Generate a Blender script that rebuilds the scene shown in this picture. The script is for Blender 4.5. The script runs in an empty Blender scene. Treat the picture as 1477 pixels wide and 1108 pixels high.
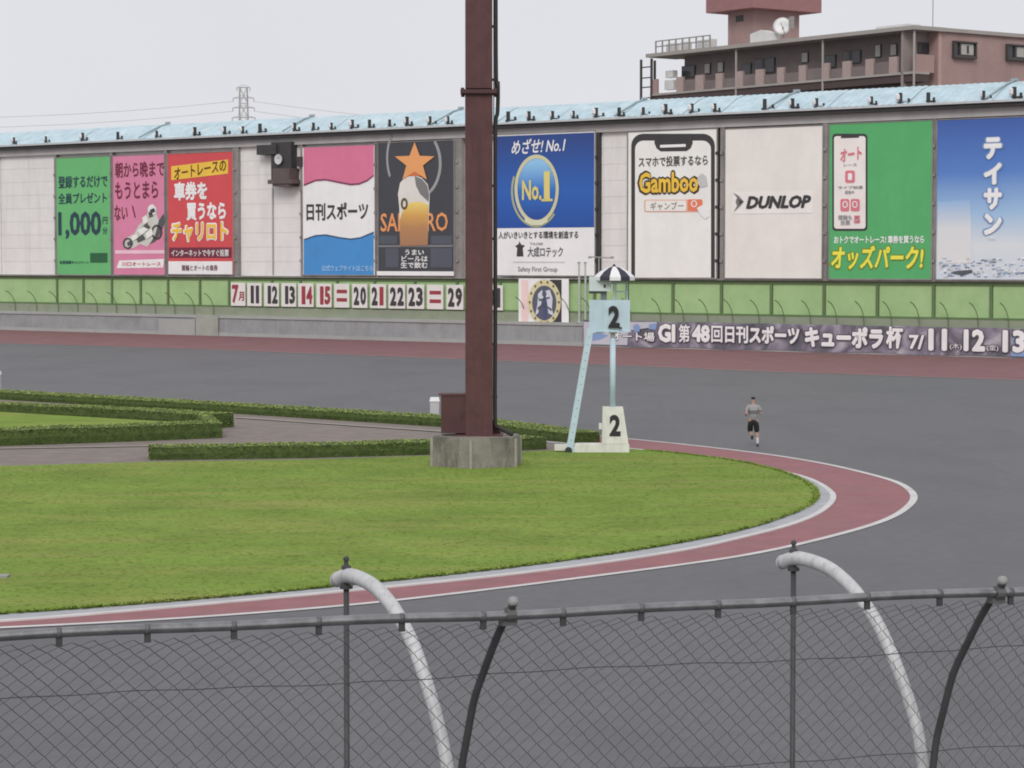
import bpy, bmesh, math, random
import numpy as np
from mathutils import Vector, Matrix, geometry as mgeo

random.seed(4)
RNG = np.random.default_rng(7)
SC = bpy.context.scene
COL = SC.collection

# ------------------------------------------------------------------ camera, world, sun, exposure
F, H = 3500.0, 6.4                       # focal length in pixels of the 1477 px wide photograph, eye height
PITCH = math.atan(179.5 / F)
CP, SP = math.cos(PITCH), math.sin(PITCH)
cam_d = bpy.data.cameras.new('camera')
cam_d.sensor_width = 36.0
cam_d.lens = F / 1477.0 * 36.0
cam_d.clip_start = 0.5
cam_d.clip_end = 6000.0
cam = bpy.data.objects.new('camera', cam_d)
COL.objects.link(cam)
cam.location = (0, 0, H)
cam.rotation_euler = (math.pi / 2 - PITCH, 0, 0)
SC.camera = cam

SUN_EL, SUN_AZ = math.radians(38), math.radians(188)     # azimuth from +Y clockwise: behind the camera
world = bpy.data.worlds.new('World')
SC.world = world
world.use_nodes = True
wn, wl = world.node_tree.nodes, world.node_tree.links
bg = wn['Background']
sky = wn.new('ShaderNodeTexSky')
sky.sky_type = 'NISHITA'
sky.sun_disc = False
sky.sun_elevation = SUN_EL
sky.sun_rotation = SUN_AZ
sky.dust_density = 4.0
tc = wn.new('ShaderNodeTexCoord')
cn = wn.new('ShaderNodeTexNoise')
cn.inputs['Scale'].default_value = 3.0
cn.inputs['Detail'].default_value = 4.0
ramp = wn.new('ShaderNodeValToRGB')
ramp.color_ramp.elements[0].position = 0.3
ramp.color_ramp.elements[0].color = (7.5, 7.55, 8.0, 1)
ramp.color_ramp.elements[1].position = 0.7
ramp.color_ramp.elements[1].color = (8.0, 8.0, 8.4, 1)
mix = wn.new('ShaderNodeMixRGB')
mix.inputs[0].default_value = 0.94                        # closed cloud deck over the clear sky
wl.new(tc.outputs['Generated'], cn.inputs['Vector'])
wl.new(cn.outputs['Fac'], ramp.inputs[0])
wl.new(sky.outputs[0], mix.inputs[1])
wl.new(ramp.outputs[0], mix.inputs[2])
wl.new(mix.outputs[0], bg.inputs['Color'])
bg.inputs['Strength'].default_value = 0.1

sun_d = bpy.data.lights.new('sun', 'SUN')
sun_d.energy = 1.45
sun_d.angle = math.radians(25)
sun_d.color = (1.0, 0.965, 0.91)
sun = bpy.data.objects.new('sun', sun_d)
COL.objects.link(sun)
sdir = Vector((math.sin(SUN_AZ) * math.cos(SUN_EL), math.cos(SUN_AZ) * math.cos(SUN_EL), math.sin(SUN_EL)))
sun.rotation_euler = sdir.to_track_quat('Z', 'Y').to_euler()
sun.location = (0, -20, 60)

SC.cycles.filter_width = 1.9
SC.view_settings.view_transform = 'Standard'
SC.view_settings.look = 'None'
SC.view_settings.gamma = 1.0
SC.view_settings.exposure = 0.0
SC.view_settings.use_curve_mapping = False

# ------------------------------------------------------------------ pixel -> place
EYE = np.array([0.0, 0.0, H])

def ray(x, y):
    a, b = (x - 738.5) / F, -(y - 554.0) / F
    return np.array([a, CP + b * SP, -SP + b * CP])

def g(x, y, z=0.0):
    """point at height z seen at pixel x, y"""
    d = ray(x, y)
    return EYE + d * ((z - H) / d[2])

def vp(x, y, P, n):
    """point on the plane through P with normal n seen at pixel x, y"""
    d = ray(x, y)
    return EYE + d * (((P - EYE) @ n) / (d @ n))

def at(x, y, depth):
    d = ray(x, y)
    return EYE + d * (depth / d[1])

# ------------------------------------------------------------------ materials
def lin(c):
    c = c / 255.0
    return c / 12.92 if c <= 0.04045 else ((c + 0.055) / 1.055) ** 2.4

def S(r, g_, b, k=1.0):
    return tuple(min(0.9, lin(v) * k) for v in (r, g_, b))

MATS = {}

def M(name, rgb, rough=0.7, var=0.08, scale=2.0, metal=0.0, spec=0.4, bump=0.0, bscale=30.0, stain=None, sstr=0.0,
      sscale=(0.6, 0.6, 0.12), bdist=0.05, bmap=None):
    if name in MATS:
        return MATS[name]
    m = bpy.data.materials.new(name)
    m.use_nodes = True
    N, L = m.node_tree.nodes, m.node_tree.links
    p = N['Principled BSDF']
    p.inputs['Roughness'].default_value = rough
    p.inputs['Metallic'].default_value = metal
    p.inputs['Specular IOR Level'].default_value = spec
    geo = N.new('ShaderNodeNewGeometry')
    no = N.new('ShaderNodeTexNoise')
    no.inputs['Scale'].default_value = scale
    no.inputs['Detail'].default_value = 6.0
    no.inputs['Roughness'].default_value = 0.65
    L.new(geo.outputs['Position'], no.inputs['Vector'])
    r = N.new('ShaderNodeValToRGB')
    r.color_ramp.elements[0].position = 0.3
    r.color_ramp.elements[1].position = 0.7
    r.color_ramp.elements[0].color = tuple(max(0, c * (1 - var)) for c in rgb) + (1,)
    r.color_ramp.elements[1].color = tuple(min(0.95, c * (1 + var)) for c in rgb) + (1,)
    L.new(no.outputs['Fac'], r.inputs[0])
    out = r.outputs[0]
    if stain:
        mp = N.new('ShaderNodeMapping')
        mp.inputs['Scale'].default_value = sscale
        L.new(geo.outputs['Position'], mp.inputs['Vector'])
        n2 = N.new('ShaderNodeTexNoise')
        n2.inputs['Scale'].default_value = 1.0
        n2.inputs['Detail'].default_value = 8.0
        n2.inputs['Roughness'].default_value = 0.7
        L.new(mp.outputs[0], n2.inputs['Vector'])
        r2 = N.new('ShaderNodeValToRGB')
        r2.color_ramp.elements[0].position = 0.48
        r2.color_ramp.elements[0].color = (0, 0, 0, 1)
        r2.color_ramp.elements[1].position = 0.72
        r2.color_ramp.elements[1].color = (sstr, sstr, sstr, 1)
        L.new(n2.outputs['Fac'], r2.inputs[0])
        mx = N.new('ShaderNodeMixRGB')
        L.new(r2.outputs[0], mx.inputs[0])
        L.new(out, mx.inputs[1])
        mx.inputs[2].default_value = tuple(stain) + (1,)
        out = mx.outputs[0]
    L.new(out, p.inputs['Base Color'])
    if bump:
        nb = N.new('ShaderNodeTexNoise')
        nb.inputs['Scale'].default_value = bscale
        nb.inputs['Detail'].default_value = 5.0
        if bmap:
            mb_ = N.new('ShaderNodeMapping')
            mb_.inputs['Scale'].default_value = bmap
            L.new(geo.outputs['Position'], mb_.inputs['Vector'])
            L.new(mb_.outputs[0], nb.inputs['Vector'])
        else:
            L.new(geo.outputs['Position'], nb.inputs['Vector'])
        bn = N.new('ShaderNodeBump')
        bn.inputs['Strength'].default_value = bump
        bn.inputs['Distance'].default_value = bdist
        L.new(nb.outputs['Fac'], bn.inputs['Height'])
        L.new(bn.outputs[0], p.inputs['Normal'])
    MATS[name] = m
    return m

def M_layers(name, stops, rough=0.6, z0=0.0, z1=1.0, noise=0.0, nscale=0.5):
    """a printed gradient: colours by height between z0 and z1 (world metres), frayed by noise"""
    m = bpy.data.materials.new(name)
    m.use_nodes = True
    N, L = m.node_tree.nodes, m.node_tree.links
    p = N['Principled BSDF']
    p.inputs['Roughness'].default_value = rough
    geo = N.new('ShaderNodeNewGeometry')
    sx = N.new('ShaderNodeSeparateXYZ')
    L.new(geo.outputs['Position'], sx.inputs[0])
    mr = N.new('ShaderNodeMapRange')
    mr.inputs['From Min'].default_value = z0
    mr.inputs['From Max'].default_value = z1
    L.new(sx.outputs['Z'], mr.inputs['Value'])
    val = mr.outputs[0]
    if noise:
        no = N.new('ShaderNodeTexNoise')
        no.inputs['Scale'].default_value = nscale
        no.inputs['Detail'].default_value = 6
        L.new(geo.outputs['Position'], no.inputs['Vector'])
        ma = N.new('ShaderNodeMath')
        ma.operation = 'MULTIPLY_ADD'
        L.new(no.outputs['Fac'], ma.inputs[0])
        ma.inputs[1].default_value = noise
        L.new(val, ma.inputs[2])
        val = ma.outputs[0]
    r = N.new('ShaderNodeValToRGB')
    while len(r.color_ramp.elements) < len(stops):
        r.color_ramp.elements.new(0.5)
    for e, (pos, c) in zip(r.color_ramp.elements, stops):
        e.position = pos
        e.color = tuple(c) + (1,)
    L.new(val, r.inputs[0])
    L.new(r.outputs[0], p.inputs['Base Color'])
    MATS[name] = m
    return m

# ------------------------------------------------------------------ mesh helpers
WLOC = {}                                  # world location of every object

class MB:
    def __init__(self):
        self.v, self.f = [], []
    def add(self, vs, fs):
        o = len(self.v)
        self.v += [tuple(float(c) for c in p) for p in vs]
        self.f += [tuple(i + o for i in q) for q in fs]
        return self
    def box(self, c, half, ax=None):
        ax = ax or (Vector((1, 0, 0)), Vector((0, 1, 0)), Vector((0, 0, 1)))
        c = Vector(c)
        vs = []
        for sz in (-1, 1):
            for sx, sy in ((-1, -1), (1, -1), (1, 1), (-1, 1)):
                vs.append(c + Vector(ax[0]) * half[0] * sx + Vector(ax[1]) * half[1] * sy + Vector(ax[2]) * half[2] * sz)
        return self.add(vs, [(3, 2, 1, 0), (4, 5, 6, 7), (0, 1, 5, 4), (1, 2, 6, 5), (2, 3, 7, 6), (3, 0, 4, 7)])
    def tube(self, pts, r, n=8, cap=True):
        pts = [Vector(p) for p in pts]
        rs = r if isinstance(r, (list, tuple)) else [r] * len(pts)
        rings = []
        ref = None
        for i, p in enumerate(pts):
            t = (pts[min(i + 1, len(pts) - 1)] - pts[max(i - 1, 0)]).normalized()
            if ref is None:
                ref = Vector((0, 0, 1)) if abs(t.z) < 0.9 else Vector((1, 0, 0))
            a = (ref - t * ref.dot(t)).normalized()
            ref = a
            b = t.cross(a)
            rings.append([p + (a * math.cos(2 * math.pi * k / n) + b * math.sin(2 * math.pi * k / n)) * rs[i] for k in range(n)])
        vs = [q for rg in rings for q in rg]
        fs = []
        for i in range(len(pts) - 1):
            for k in range(n):
                k2 = (k + 1) % n
                fs.append((i * n + k, i * n + k2, (i + 1) * n + k2, (i + 1) * n + k))
        if cap:
            fs.append(tuple(reversed(range(n))))
            fs.append(tuple((len(pts) - 1) * n + k for k in range(n)))
        return self.add(vs, fs)
    def prism(self, ring0, ring1):
        n = len(ring0)
        fs = [(k, (k + 1) % n, n + (k + 1) % n, n + k) for k in range(n)]
        fs += [tuple(reversed(range(n))), tuple(range(n, 2 * n))]
        return self.add(list(ring0) + list(ring1), fs)
    def lathe(self, base, prof, n=16, axis=(0, 0, 1)):
        ax = Vector(axis).normalized()
        a = ax.orthogonal().normalized()
        b = ax.cross(a)
        base = Vector(base)
        vs = []
        for r, h in prof:
            for k in range(n):
                t = 2 * math.pi * k / n
                vs.append(base + ax * h + (a * math.cos(t) + b * math.sin(t)) * r)
        fs = []
        for i in range(len(prof) - 1):
            for k in range(n):
                fs.append((i * n + k, i * n + (k + 1) % n, (i + 1) * n + (k + 1) % n, (i + 1) * n + k))
        fs.append(tuple(reversed(range(n))))
        fs.append(tuple((len(prof) - 1) * n + k for k in range(n)))
        return self.add(vs, fs)
    def build(self, name, mat, parent=None, smooth=False, **kw):
        return link_mesh(name, self.v, self.f, mat, parent, smooth, **kw)

def place(o, wloc, parent):
    wloc = Vector(wloc)
    if parent is not None:
        o.parent = parent
        o.location = wloc - WLOC[parent.name]
    else:
        o.location = wloc
    COL.objects.link(o)
    WLOC[o.name] = wloc
    return o

def tag(o, label=None, cat=None, group=None, kind=None):
    if label: o['label'] = label
    if cat: o['category'] = cat
    if group: o['group'] = group
    if kind: o['kind'] = kind
    return o

def link_mesh(name, vs, fs, mat, parent=None, smooth=False, label=None, cat=None, group=None, kind=None, fix=True):
    a = np.array(vs, float)
    lo, hi = a.min(0), a.max(0)
    org = Vector(((lo[0] + hi[0]) / 2, (lo[1] + hi[1]) / 2, lo[2]))
    me = bpy.data.meshes.new(name)
    me.from_pydata([tuple(p) for p in (a - np.array(org))], [], fs)
    if fix:
        bm = bmesh.new()
        bm.from_mesh(me)
        bmesh.ops.recalc_face_normals(bm, faces=bm.faces)
        bm.to_mesh(me)
        bm.free()
    if smooth:
        me.polygons.foreach_set('use_smooth', [True] * len(me.polygons))
    me.materials.append(mat)
    me.update()
    o = bpy.data.objects.new(name, me)
    place(o, org, parent)
    return tag(o, label, cat, group, kind)

def thing(name, loc, label, cat, group=None, kind=None):
    o = bpy.data.objects.new(name, None)
    o.empty_display_size = 0.3
    place(o, loc, None)
    return tag(o, label, cat, group, kind)

def inst(name, mesh, wloc, parent, rz=0.0, scale=(1, 1, 1)):
    o = bpy.data.objects.new(name, mesh)
    o.rotation_euler = (0, 0, rz)
    o.scale = scale
    return place(o, wloc, parent)

def tri_poly(pts2):
    """triangulate a simple polygon given as 2-d points"""
    return mgeo.tessellate_polygon([[Vector((p[0], p[1], 0)) for p in pts2]])

def sheet(name, pts, z, mat, kind='structure', skirt=0.0, parent=None, **kw):
    fs = [tuple(t) for t in tri_poly(pts)]
    vs = [(p[0], p[1], z) for p in pts]
    n = len(pts)
    if skirt:
        vs += [(p[0], p[1], z - skirt) for p in pts]
        fs += [(k, (k + 1) % n, n + (k + 1) % n, n + k) for k in range(n)]
    return link_mesh(name, vs, fs, mat, parent, kind=kind, **kw)

def spline(pts, n=10):
    P = [np.array(p, float) for p in pts]
    P = [2 * P[0] - P[1]] + P + [2 * P[-1] - P[-2]]
    out = []
    for i in range(1, len(P) - 2):
        for k in range(n):
            t = k / n
            out.append(0.5 * ((2 * P[i]) + (P[i + 1] - P[i - 1]) * t + (2 * P[i - 1] - 5 * P[i] + 4 * P[i + 1] - P[i + 2]) * t * t
                              + (3 * P[i] - P[i - 1] - 3 * P[i + 1] + P[i + 2]) * t ** 3))
    out.append(P[-2])
    return out

def smooth_line(pts, it=3):
    P = np.array(pts)
    for _ in range(it):
        Q = P.copy()
        Q[1:-1] = 0.25 * P[:-2] + 0.5 * P[1:-1] + 0.25 * P[2:]
        P = Q
    return P

def strip_mesh(name, A, B, z, mat, kind='structure', zb=None, parent=None, **kw):
    """band between two lines of the same length"""
    n = len(A)
    vs = [(p[0], p[1], z) for p in A] + [(p[0], p[1], z if zb is None else zb) for p in B]
    fs = [(k, k + 1, n + k + 1, n + k) for k in range(n - 1)]
    return link_mesh(name, vs, fs, mat, parent, kind=kind, **kw)

def resample(P, n):
    P = np.array(P, float)[:, :2]
    d = np.concatenate([[0], np.cumsum(np.linalg.norm(np.diff(P, axis=0), axis=1))])
    t = np.linspace(0, d[-1], n)
    return np.stack([np.interp(t, d, P[:, 0]), np.interp(t, d, P[:, 1])], 1)

def offset_line(P, w):
    P = np.array(P, float)[:, :2]
    T = np.gradient(P, axis=0)
    T /= np.linalg.norm(T, axis=1)[:, None]
    return P + np.stack([-T[:, 1], T[:, 0]], 1) * w

# ------------------------------------------------------------------ the ground, track and infield
asphalt = M('asphalt', (0.127, 0.127, 0.134), rough=0.66, var=0.11, scale=2.6, spec=0.5, bump=0.35, bscale=40,
            stain=(0.095, 0.095, 0.102), sstr=0.8, sscale=(0.20, 0.09, 1))
redpaint = M('red_paint', (0.292, 0.122, 0.131), rough=0.75, var=0.14, scale=1.1, bump=0.15, bscale=60,
             stain=(0.225, 0.13, 0.135), sstr=0.7, sscale=(0.6, 0.6, 1))
redworn = M('worn_red_paint', (0.225, 0.108, 0.113), rough=0.8, var=0.14, scale=0.5, bump=0.15, bscale=60,
            stain=(0.17, 0.12, 0.125), sstr=0.6, sscale=(0.3, 0.3, 1))
whitepaint = M('white_line_paint', (0.62, 0.60, 0.59), rough=0.7, var=0.1, scale=1.2, stain=(0.4, 0.39, 0.39), sstr=0.5,
               sscale=(0.8, 0.8, 1))
concrete_kerb = M('kerb_concrete', (0.40, 0.41, 0.43), rough=0.85, var=0.1, scale=1.5, stain=(0.25, 0.25, 0.25), sstr=0.4)
groundmat = M('bare_ground', (0.2, 0.18, 0.15), rough=0.9, var=0.2, scale=0.1)

R = 3000
sheet('ground', [(-R, -200), (R, -200), (R, R), (-R, R)], -0.05, groundmat)
sheet('race_track', [(-120, -1), (120, -1), (120, 150), (W1x := 60.0, 150), (-60, 245), (-160, 300), (-160, -1)], 0.0, asphalt)

# inner lines traced on the ground
redout_px = [(-330, 920), (0, 905), (250, 892), (480, 874.5), (660, 855), (860, 830), (1000, 811.5), (1080, 799), (1160, 782), (1240, 761),
             (1281, 746), (1303, 732), (1313, 719), (1307, 707), (1286, 695), (1240, 682), (1180, 668.5), (1100, 655.5), (1000, 643.5), (908, 634), (832, 627),
             (700, 612), (560, 600), (300, 582), (0, 563)]
lawn_px = [(-330, 907), (0, 889), (325, 864), (660, 830.5), (860, 805), (1000, 782), (1080, 764), (1120, 751.5), (1160, 735.5), (1178, 720),
           (1171, 704), (1140, 687), (1100, 675.5), (1060, 667), (1000, 659), (960, 654.5), (912, 650), (860, 645), (780, 639)]
kerb_px = [(-330, 915.5), (0, 898.5), (325, 871), (660, 839), (860, 815), (1000, 793), (1080, 775), (1120, 765), (1160, 752.5), (1190, 738),
           (1206, 721), (1200, 708), (1170, 691), (1120, 678), (1080, 669), (1040, 663), (1000, 657.5), (960, 653), (912, 648), (860, 643), (780, 637)]
RO = resample(smooth_line(spline([g(*q) for q in redout_px], 12), 8), 220)
KO = resample(smooth_line(spline([g(*q) for q in kerb_px], 12), 10), 220)
LE = resample(smooth_line(spline([g(*q) for q in lawn_px], 12), 10), 220)
# red margin between kerb and outer white line
poly = list(map(tuple, RO)) + list(map(tuple, KO[::-1]))
sheet('red_margin', poly, 0.006, redpaint)
strip_mesh('white_line', RO, offset_line(RO, -0.20), 0.014, whitepaint)
# kerb: slightly raised concrete with a white painted outer edge
ki = offset_line(KO, 0.16)
strip_mesh('white_kerb_edge', KO, ki, 0.035, whitepaint)
strip_mesh('kerb_face', KO, KO, 0.035, whitepaint, zb=0.0)
strip_mesh('kerb', ki, LE, 0.033, concrete_kerb)

# lawn sheet with small undulation
grassmat = M('lawn', (0.192, 0.280, 0.052), rough=0.9, var=0.20, scale=0.30, spec=0.1, bump=0.75, bscale=1.0, bdist=0.22, bmap=(0.5, 1.3, 1),
             stain=(0.285, 0.30, 0.085), sstr=1.0, sscale=(0.12, 0.50, 1))
lawn_back = [g(*q)[:2] for q in [(800, 652), (620, 660), (430, 666), (215, 669), (0, 675), (-330, 684)]]
lawn_poly = [tuple(p) for p in LE[:-19]] + [tuple(p) for p in lawn_back]
sheet('lawn', lawn_poly, 0.06, grassmat, skirt=0.06)

# soil paths behind the lawn between the hedges
soil = M('soil_path', (0.225, 0.190, 0.172), rough=0.95, var=0.16, scale=1.2, bump=0.4, bscale=12)
soil_poly = [g(*q)[:2] for q in [(-330, 690), (0, 676), (430, 667), (800, 654), (850, 645), (832, 634), (650, 611), (300, 590), (0, 570), (-330, 552)]]
sheet('soil_path', soil_poly, 0.02, soil)
edging = M('path_edging', (0.34, 0.31, 0.27), rough=0.9)
e0 = resample([g(335, 604), g(480, 614), g(640, 625)], 20)
strip_mesh('path_edging', e0, offset_line(e0, 0.35), 0.05, edging)
e1 = resample([g(-100, 651), g(215, 645.5)], 20)
strip_mesh('path_edging', e1, offset_line(e1, 0.3), 0.05, edging)

# grass blades: a carpet of tufts over the lawn, thicker along its edge
def inside(P, poly):
    x, y = P[:, 0], P[:, 1]
    r = np.zeros(len(P), bool)
    q = poly[-1]
    for p in poly:
        c = ((p[1] > y) != (q[1] > y)) & (x < (q[0] - p[0]) * (y - p[1]) / (q[1] - p[1] + 1e-12) + p[0])
        r ^= c
        q = p
    return r
lp = np.array(lawn_poly)
cand = np.stack([RNG.uniform(-22, 9, 110000), RNG.uniform(40, 84, 110000)], 1)
cand = cand[inside(cand, lp)]
edge_t = RNG.uniform(0, len(LE) - 22, 9000)
ei = edge_t.astype(int)
ep = LE[ei] + (LE[ei + 1] - LE[ei]) * (edge_t - ei)[:, None] + RNG.normal(0, 0.03, (9000, 2))
cand = np.concatenate([cand, ep])
n = len(cand)
ang = RNG.uniform(0, math.pi, n)
hh = RNG.uniform(0.002, 0.007, n)
hh[-9000:] = RNG.uniform(0.01, 0.05, 9000)
ww = RNG.uniform(0.02, 0.06, n)
lean = RNG.normal(0, 0.05, (n, 2))
dx, dy = np.cos(ang) * ww, np.sin(ang) * ww
V = np.zeros((n, 3, 3))
V[:, 0, 0] = cand[:, 0] - dx; V[:, 0, 1] = cand[:, 1] - dy
V[:, 1, 0] = cand[:, 0] + dx; V[:, 1, 1] = cand[:, 1] + dy
V[:, 2, 0] = cand[:, 0] + lean[:, 0]; V[:, 2, 1] = cand[:, 1] + lean[:, 1]
V[:, :, 2] = 0.062
V[:, 2, 2] += hh
link_mesh('grass', V.reshape(-1, 3), [(3 * i, 3 * i + 1, 3 * i + 2) for i in range(n)],
          M('grass_blades', (0.204, 0.292, 0.056), rough=0.85, var=0.24, scale=0.5, spec=0.15,
            stain=(0.29, 0.305, 0.09), sstr=1.0, sscale=(0.12, 0.50, 1)), None, kind='stuff', fix=False,
          label='short mown yellow-green grass covering the infield lawn')

cover = M('cover_metal', (0.3, 0.3, 0.28), rough=0.6)
pc = g(6, 837)
mb = MB(); mb.box((pc[0] - 0.15, pc[1], 0.075), (0.24, 0.16, 0.03)); mb.box((pc[0] - 0.15, pc[1], 0.108), (0.05, 0.05, 0.012))
mb.build('drain_cover', cover, label='small pale drain cover sunk in the lawn at the left edge', cat='drain cover')

# red outer margin before the wall
W0, WE = g(0, 475.9), g(1477, 517.3)
U = Vector(WE - W0).normalized()
NRM = Vector((U.y, -U.x, 0))
if NRM.y > 0: NRM = -NRM
W0 = Vector(W0)
WRZ = math.atan2(U.y, U.x)
un, nn = np.array(U), np.array(NRM)

def WP(px, py, off=0.0):
    """(s, z) on the wall plane moved off metres towards the track"""
    P = vp(px, py, np.array(W0 + NRM * off), nn)
    return float((P - np.array(W0)) @ un), float(P[2])

def W(s, z, off=0.0):
    return W0 + U * s + NRM * off + Vector((0, 0, z))

ro_px = [(-200, 489), (0, 495), (240, 501.5), (460, 510), (680, 518.5), (900, 527), (1140, 537), (1477, 548), (1700, 556)]
ORd = resample(smooth_line(spline([g(*q) for q in ro_px], 10), 10), 60)
wf = np.array([list(W(s, 0, 0.0))[:2] for s in np.linspace(-20, 120, 60)])
sheet('red_outer_margin', [tuple(p) for p in ORd] + [tuple(p) for p in wf[::-1]], 0.006, redworn)
strip_mesh('outer_line', ORd, offset_line(ORd, -0.55), 0.012, M('worn_line', (0.26, 0.19, 0.18), rough=0.8, var=0.2, scale=0.4))

# ------------------------------------------------------------------ the sponsor wall
SMIN, SMAX = -16.0, 116.0
def wbox(mb, s0, s1, z0, z1, o0, o1):
    c = W((s0 + s1) / 2, (z0 + z1) / 2, (o0 + o1) / 2)
    return mb.box(c, (abs(s1 - s0) / 2, abs(o1 - o0) / 2, abs(z1 - z0) / 2), (U, NRM, Vector((0, 0, 1))))

conc = M('wall_concrete', (0.325, 0.335, 0.345), rough=0.9, var=0.1, scale=0.7, bump=0.3, bscale=8, stain=(0.20, 0.205, 0.205), sstr=0.6,
         sscale=(0.5, 0.5, 0.5))
conc_l = M('coping_concrete', (0.40, 0.41, 0.40), rough=0.9, var=0.1, scale=0.8, stain=(0.24, 0.25, 0.23), sstr=0.6, sscale=(0.4, 0.4, 0.4))
strip_g = M('mossy_render', (0.29, 0.33, 0.24), rough=0.9, var=0.16, scale=0.6, stain=(0.24, 0.25, 0.22), sstr=0.7, sscale=(0.3, 0.3, 0.3))
greenp = M('green_panel', (0.365, 0.545, 0.255), rough=0.6, var=0.08, scale=0.5, stain=(0.44, 0.60, 0.31), sstr=0.6, sscale=(0.25, 0.25, 0.25))
greend = M('green_frame', (0.13, 0.20, 0.09), rough=0.7, var=0.15, scale=0.8)
clad = M('white_cladding', (0.80, 0.785, 0.765), rough=0.6, var=0.05, scale=0.6, stain=(0.56, 0.54, 0.52), sstr=0.4, sscale=(0.9, 0.9, 0.12))
fascia = M('grey_fascia', (0.50, 0.49, 0.48), rough=0.7, var=0.1, scale=0.5, stain=(0.34, 0.33, 0.32), sstr=0.5)
darkm = M('dark_steel', (0.045, 0.043, 0.043), rough=0.6, var=0.2, scale=1.5)
postm = M('grey_post', (0.28, 0.265, 0.255), rough=0.7, var=0.15, scale=0.9, stain=(0.11, 0.10, 0.095), sstr=0.6)
roofm = M('blue_roof', (0.455, 0.595, 0.655), rough=0.5, var=0.16, scale=1.1, bump=0.2, bscale=2.0, stain=(0.63, 0.74, 0.79), sstr=0.85,
          sscale=(0.5, 0.5, 0.9))

# base wall of concrete blocks
bw = thing('base_wall', W(50, 0, -0.3), 'low grey concrete block wall running below the sponsor boards', 'wall')
mb = MB(); wbox(mb, SMIN, SMAX, -0.3, 1.5, -0.70, -0.055); mb.build('core', conc_l, bw)
mb = MB(); wbox(mb, SMIN, SMAX, 1.5, 1.74, -0.70, 0.05); mb.build('coping', conc_l, bw)
mb = MB(); wbox(mb, SMIN, SMAX, -0.02, 0.30, -0.06, 0.04); mb.build('plinth', conc_l, bw)
BL = 2.05
mb = MB(); mb.box((0, 0, 0.595), (BL / 2 - 0.045, 0.05, 0.59))
bme = bpy.data.meshes.new('concrete_block')
bme.from_pydata(mb.v, [], mb.f); bme.materials.append(conc); bme.update()
k = 0
s = SMIN + BL / 2
while s < SMAX:
    w_ = W(s, 0.305, -0.085 + 0.008 * math.sin(k * 2.3))
    inst('concrete_block', bme, w_, bw, WRZ)
    s += BL; k += 1
# broken rubble patches of the base near the left (a rough lighter step and a dark stain patch)
mb = MB()
a0, a1 = WP(231, 470)[0], WP(283, 470)[0]
wbox(mb, a0, a1, 0.0, 1.35, 0.06, 0.16)
mb.build('repair_slab', conc_l, bw)
a0, a1 = WP(284, 470)[0], WP(316, 470)[0]
mb = MB(); wbox(mb, a0, a1, 0.0, 1.72, 0.07, 0.13)
mb.build('repair_slab', M('patched_render', (0.36, 0.375, 0.33), rough=0.9, var=0.15, scale=0.8), bw)

sw = thing('sponsor_wall', W(50, 1.74, -1.0), 'long high wall of white cladding with green panels below and pale blue roof', 'wall')
mb = MB(); wbox(mb, SMIN, SMAX, 0.0, 2.42, -2.6, -0.30); mb.build('render_strip', strip_g, sw)
mb = MB(); wbox(mb, SMIN, SMAX, 2.42, 16.3, -2.6, -0.62); mb.build('wall_core', clad, sw)
# green panels with dark frames
div_px = [-60, -18, 83, 121, 162, 203.5, 243, 289, 331, 393, 434, 487, 541, 599, 660, 722, 757, 818, 858, 905, 971, 1041, 1113, 1189, 1266, 1347, 1430, 1517, 1606]
ds = [WP(x, 425, -0.45)[0] for x in div_px]
pm = MB(); pm.box((0, 0, 0.5), (0.5, 0.06, 0.5))
gme = bpy.data.meshes.new('green_panel')
gme.from_pydata(pm.v, [], pm.f); gme.materials.append(greenp); gme.update()
for i in range(len(ds) - 1):
    a, b = ds[i] + 0.14, ds[i + 1] - 0.14
    inst('green_panel', gme, W((a + b) / 2, 2.58, -0.5), sw, WRZ, (b - a, 1, 4.78 - 2.58))
for i, s in enumerate(ds):
    mb = MB(); wbox(mb, s - 0.11, s + 0.11, 2.42, 4.9, -0.62, -0.36); mb.build('green_post', greend, sw)
mb = MB(); wbox(mb, ds[0], ds[-1], 4.70, 4.93, -0.62, -0.34); mb.build('green_rail', greend, sw)
mb = MB(); wbox(mb, ds[0], ds[-1], 2.40, 2.58, -0.62, -0.34); mb.build('green_rail', greend, sw)
mb = MB(); wbox(mb, ds[0], ds[-1], 4.93, 5.03, -0.62, -0.15); mb.build('sill_rail', postm, sw)

# white cladding sheets between the boards: horizontal siding laps
def siding(x0, x1):
    s0, s1 = WP(x0, 300, -0.45)[0], WP(x1, 300, -0.45)[0]
    z = 5.05
    rowh = 1.19
    while z < 15.9:
        zt = min(z + rowh, 16.0)
        mb = MB()
        a = [W(s0, z, -0.445), W(s1, z, -0.445), W(s1, zt - 0.004, -0.462), W(s0, zt - 0.004, -0.462)]
        b = [p - NRM * 0.1 for p in a]
        mb.prism(a, b)
        mb.build('siding_board', clad, sw)
        z += rowh
for x0, x1 in ((-95, -42), (-40, 1), (2.0, 42), (42.3, 80), (347, 393), (393.4, 434), (866, 904), (1502, 1560)):
    siding(x0, x1)
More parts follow.
